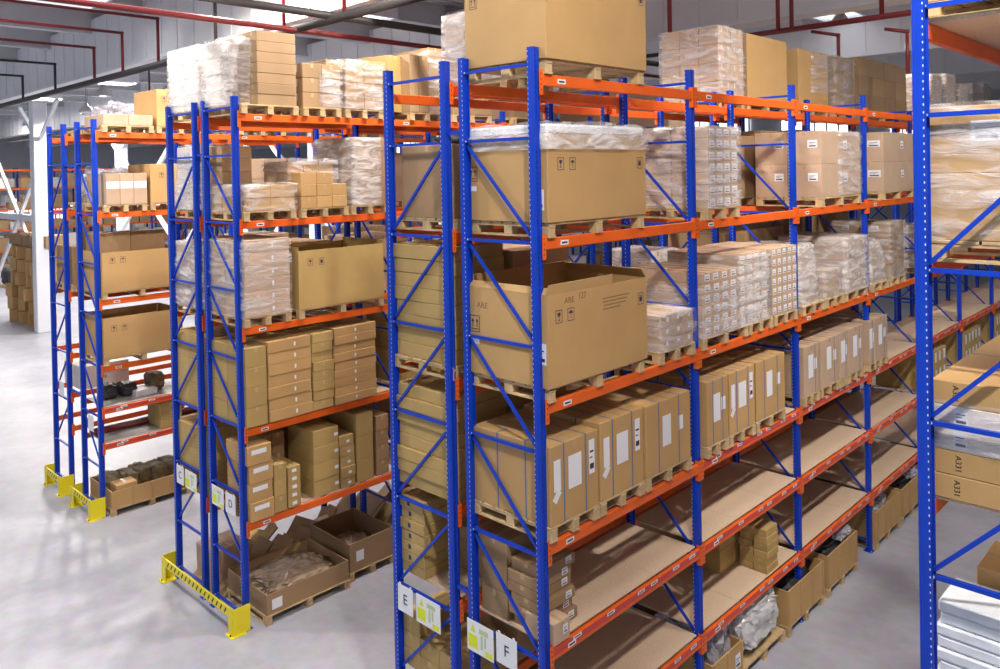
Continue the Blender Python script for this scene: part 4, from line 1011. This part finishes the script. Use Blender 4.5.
pipe([(-3.6, 10.6, 9.3), (-60, 10.6, 9.3)], .05, 'darkpipe', 'thin dark pipe running behind the top cartons', 'conduit')
for k, (px_x, ztop) in enumerate(((-15.8, 10.75), (-18.2, 10.7), (-20.4, 10.55), (-24.0, 10.45), (-27.6, 10.4), (-32, 10.35))):
    pipe([(px_x, -8, ztop), (px_x, 3.1, ztop), (px_x, 3.1, 9.55)], .04, 'red' if k < 3 else 'darkpipe', '%s hooked branch pipe dropping to the dark conduit' % ORD[k])
for k, (x, y, z0, z1) in enumerate(((-9.6, 3.1, 9.6, 11.9), (-7.6, 3.2, 9.6, 11.9), (-5.9, 3.3, 9.6, 11.9), (-12.6, 3.1, 9.2, 11.9))):
    pipe([(x, y, z0), (x, y, z1)], .04, 'red' if k != 3 else 'darkpipe', '%s vertical red hanger along the dark conduit' % ORD[k])
for k, (x, y, z0, z1) in enumerate(((-2.6, 10.85, 9.5, 11.9), (-2.3, 10.85, 9.5, 10.3), (-.5, 10.9, 9.5, 11.9), (-3.5, 8.0, 8.9, 11.9))):
    pipe([(x, y, z0), (x, y, z1)], .045, 'red', '%s vertical red drop pipe near the skylight lamp' % ORD[k])
pipe([(-1.9, 10.9, 9.4), (-1.35, 10.9, 9.25), (-1.35, 10.9, 8.75)], .035, 'red', 'small hooked red pipe below the skylight')
pipe([(-.35, 10.6, 9.2), (.05, 10.6, 9.1), (.05, 10.6, 8.3)], .035, 'red', 'small hooked red pipe beside the right-hand post')
for k, (x, y) in enumerate(((-4.4, 7.6), (-6.6, 8.1), (-19, 6.5), (-26, 7))):
    pipe([(x, y, 8.9), (x, y, 11.9)], .035, 'darkpipe', '%s dark hanger rod behind the top cartons' % ORD[k], 'hanger_rod')

# lamps: real pendant fixtures with a light in each
def lamp(x, y, z, power, label, r=.24):
    b = MB(); b.lathe([(.03, .42), (.07, .40), (.09, .30), (r*.6, .24), (r*.92, .1), (r, 0), (r*.98, 0), (r*.88, .1), (r*.55, .22), (.05, .28)], (0,0,0), 20)
    o = link('pendant_lamp', b.mesh('shade', ['lamp'], True), (x, y, z)); tag(o, label, 'lamp')
    b = MB(); b.lathe([(0, .03), (r*.5, .035), (r*.62, .10), (r*.4, .2)], (0,0,0), 16); link('bulb', b.mesh('bulb', ['glowlamp'], True), (0,0,0), 0, o)
    b = MB(); b.tube((0, 0, .42), (0, 0, 12.0-z), .008, 6); link('cord', b.mesh('cord', ['darkpipe']), (0,0,0), 0, o)
    l = bpy.data.lights.new('lamp_light', 'SPOT'); l.energy = power; l.spot_size = R(164); l.spot_blend = .35; l.shadow_soft_size = .22; l.color = (1, .93, .84)
    q = bpy.data.objects.new('lamp_light', l); COL.objects.link(q); q.parent = o; q.location = (0, 0, -.06)
lamp(-2.82, 14.8, 10.15, 700, 'bell lamp hanging in front of the skylight')
KEY = 1850
for k, (x, y) in enumerate(((4.6, -3.0), (4.8, 4.5), (4.8, 12), (4.8, 20))): lamp(x, y, 11.3, KEY, 'bell lamp over the right aisle, %s from the camera' % ORD[k])
for k, (x, y) in enumerate(((-4.0, -3.5), (-4.0, 3.9-1.5), (-9.8, -3.5), (-9.8, 1.5), (-16.5, -2), (-17, 5.0))): lamp(x, y, 11.3, KEY*.8, 'bell lamp over the left aisles, %s from the front' % ORD[k])
for k, (x, y, z) in enumerate(((-23.7, 6.7, 9.55), (-24.6, 4.8, 9.5), (-32, 6.7, 9.5), (-42.5, 7.3, 9.5), (-39, 9.1, 9.9))): lamp(x, y, z, 1300, 'small distant bell lamp above the far rack, %s from the right' % ORD[k], .32)
def area(x, y, z, sx, sy, p, col=(1, .97, .93), rot=(0,0,0)):
    l = bpy.data.lights.new('skylight_fill_light', 'AREA'); l.shape = 'RECTANGLE'; l.size = sx; l.size_y = sy; l.energy = p; l.color = col
    o = bpy.data.objects.new('skylight_fill_light', l); COL.objects.link(o); o.location = (x, y, z); o.rotation_euler = rot
for (x, y, sx, sy, p) in ((2.0, 7, 1.6, 4, 420), (2, 16, 1.6, 4, 420), (1.7, -2, 1.8, 5, 420), (-4.2, -1.2, 1.6, 4.6, 600), (-9.6, -1, 1.6, 4, 450), (-16.8, -.3, 1.6, 4.5, 700), (-11, 23, 3, 4, 900), (-18, 15, 3, 3, 900), (-27, 14.5, 3, 3, 1500), (-35, 14.5, 3, 3, 1500), (-44, 14.5, 3, 3, 1500), (-34.5, 8.8, 1.2, 1.6, 3500), (-44.5, 8.5, 1.4, 1.8, 5000), (-58, 8, 3, 3, 7000), (-60, 20, 4, 4, 8000), (-4, 15.8, 1.6, 2.4, 400)):  # the two farthest left have no skylight, added to brighten the background
    area(x, y, 11.15, sx, sy, p*.10)

# ============================================================ FAR BACKGROUND
def far_rack(x, y, L, label, seed):
    random.seed(seed)
    o = link('distant_rack', None, (x, y, 0)); tag(o, label, 'rack')
    b = MB(); n = int(L/2.8)
    for i in range(n+1):
        for d in (0, 1): b.box(-.05+d, .05+d, i*2.8-.05, i*2.8+.05, 0, 7.6)
    link('posts', b.mesh('posts', ['blue']), (0,0,0), 0, o)
    b = MB()
    for z in (1.4, 2.9, 4.4, 5.9, 7.3):
        for d in (0, 1): b.box(-.04+d, .04+d, 0, n*2.8, z, z+.11)
    link('beams', b.mesh('beams', ['orange']), (0,0,0), 0, o)
    b = MB()
    for i in range(n):
        for z in (0, 1.5, 3.0, 4.5, 6.0):
            for j in range(3):
                if random.random() < .75: b.cham(0, 1, i*2.8+.15+j*.85, i*2.8+.9+j*.85, z+.02, z+ru(.4, 1.1), .01, random.choice((0, 0, 1, 2)))
    g = link('stored_goods', b.mesh('stored_goods', ['board_b', 'board_w', 'silver']), (0,0,0), 0, o); g['kind'] = 'stuff'
for k, (x, y, L) in enumerate(((-62, 10, 20), (-70, 8, 30), (-50, 22, 22), (-40, 26, 20), (-30, 30, 22), (-22, 32, 22), (-20, 14, 14), (-26, 14.5, 12))):
    far_rack(x, y, L, '%s distant loaded rack beyond the far rack' % ORD[k], 200+k)
random.seed(77)
# pile of cartons on the floor at the left edge
for k in range(42):
    c, lay = k % 7, k // 7
    x, y = -37.6 + c*.62 + ru(-.08, .08), 5.3 + (c % 2)*.5 + ru(-.1, .1)
    w, d, h = ru(.5, .6), ru(.45, .6), .62
    me = cached(('pile', k % 8), lambda: carton_mesh(w, d, .58, 'board', 'x'))
    o = link('carton', me, (x, y, lay*.60), ru(-.25, .25)); tag(o, 'tan carton, %s layer, column %s of the jumbled floor pile at left' % (ORD[lay], ORD[c]), 'carton', 'jumbled floor pile cartons')
for k in range(6):
    o = link('carton', cached(('pile2', k), lambda: carton_mesh(1.1, .9, .5, 'board_b', 'x')), (-37.3+.75*k, 5.6, 3.62+.05*(k % 2)), ru(-.2, .2)); tag(o, 'wide brown carton atop the jumbled floor pile, %s from left' % ORD[k], 'carton', 'jumbled floor pile top cartons')
for k in range(8):
    z = pallet(-52+(k % 4)*1.6, -50.6+(k % 4)*1.6, 8+(k//4)*1.3, 9.1+(k//4)*1.3, 0, 'distant pallet at the far left edge')
    blob(-51.3+(k % 4)*1.6, 8.55+(k//4)*1.3, z, .6, .5, .55, 'darkstuff', 'wrapped_load', 'dark wrapped load on a distant pallet at the left edge', 'wrapped load', 300+k, .15, group='distant wrapped loads')

# world fill light, added; the hall's front is left open to let it in
w = bpy.data.worlds.new('world'); scn.world = w; w.use_nodes = True
w.node_tree.nodes['Background'].inputs[0].default_value = (.80, .87, 1, 1); w.node_tree.nodes['Background'].inputs[1].default_value = .38
# ============================================================ CAMERA AND VIEW
YAW, PIT, ROL, FPX, CX, CY = R(44.188), R(.569), R(-1.118), 794.952, 500., 178.705
fw = Vector((-math.sin(YAW)*math.cos(PIT), math.cos(YAW)*math.cos(PIT), -math.sin(PIT)))
rt = Vector((math.cos(YAW), math.sin(YAW), 0)); up = rt.cross(fw)
r2 = rt*math.cos(ROL) + up*math.sin(ROL); u2 = -rt*math.sin(ROL) + up*math.cos(ROL)
cam = bpy.data.cameras.new('camera'); co = bpy.data.objects.new('camera', cam); COL.objects.link(co)
co.matrix_world = Matrix(((r2.x, u2.x, -fw.x, 4.991), (r2.y, u2.y, -fw.y, -5.612), (r2.z, u2.z, -fw.z, 6.615), (0, 0, 0, 1)))
cam.sensor_width = 36; cam.sensor_fit = 'HORIZONTAL'; cam.lens = FPX*36/1000
cam.shift_x = (500-CX)/1000; cam.shift_y = (CY-334.5)/1000
cam.clip_end = 500; cam.clip_start = .05
scn.camera = co
vs = scn.view_settings; vs.view_transform = 'Standard'; vs.look = 'None'; vs.gamma = 1; vs.use_curve_mapping = False; vs.exposure = 0.40

# ============================================================ cartons past the 300 that show largest become one object
def fold_cartons(keep=300):
    bpy.context.view_layer.update()
    dg = bpy.context.evaluated_depsgraph_get(); hits = {}
    org = co.matrix_world.translation.copy(); STEP = 5
    for py in range(1, 669, STEP):
        for px in range(1, 1000, STEP):
            d = (fw + r2*((px-CX)/FPX) - u2*((py-CY)/FPX)).normalized(); p = org.copy()
            for hop in range(8):
                ok, loc, nrm, idx, ob, mw = scn.ray_cast(dg, p, d)
                if not ok: break
                ob = ob.original; nm = ob.name
                if nm.startswith(('stretch_film', 'post', 'cross_brace', 'diagonal_brace', 'pallet_beam')):
                    if not nm.startswith('stretch_film'): break
                    p = loc + d*.002; continue
                while ob.parent: ob = ob.parent
                hits[ob.name] = hits.get(ob.name, 0) + 1
                break
    cs = [o for o in COL.objects if o.get('category') == 'carton' and not o.parent]
    cs.sort(key=lambda o: -hits.get(o.name, 0))
    rest = cs[keep:]; mb = MB(); names = []; print('KEPT min hits', hits.get(cs[keep-1].name, 0), 'seen', sum(1 for o in cs if hits.get(o.name, 0)))
    for o in rest:
        for q in [o] + list(o.children):
            me = q.data
            if me is None: continue
            k = len(mb.v); mw = q.matrix_world
            mb.v += [tuple(mw @ v.co) for v in me.vertices]
            ix = []
            for m in me.materials:
                if m.name not in names: names.append(m.name)
                ix.append(names.index(m.name))
            for f in me.polygons: mb.f.append(tuple(k+i for i in f.vertices)); mb.mi.append(ix[f.material_index])
    bpy.data.batch_remove([q for o in rest for q in o.children] + rest)
    if mb.f:
        g = link('stacked_cartons', mb.mesh('stacked_cartons', [bpy.data.materials[n] for n in names])); tag(g, 'small and distant cartons stacked on the shelves of all the racks', 'stacked cartons'); g['kind'] = 'stuff'
fold_cartons()

scn.cycles.diffuse_bounces = 3; scn.cycles.transparent_max_bounces = 24
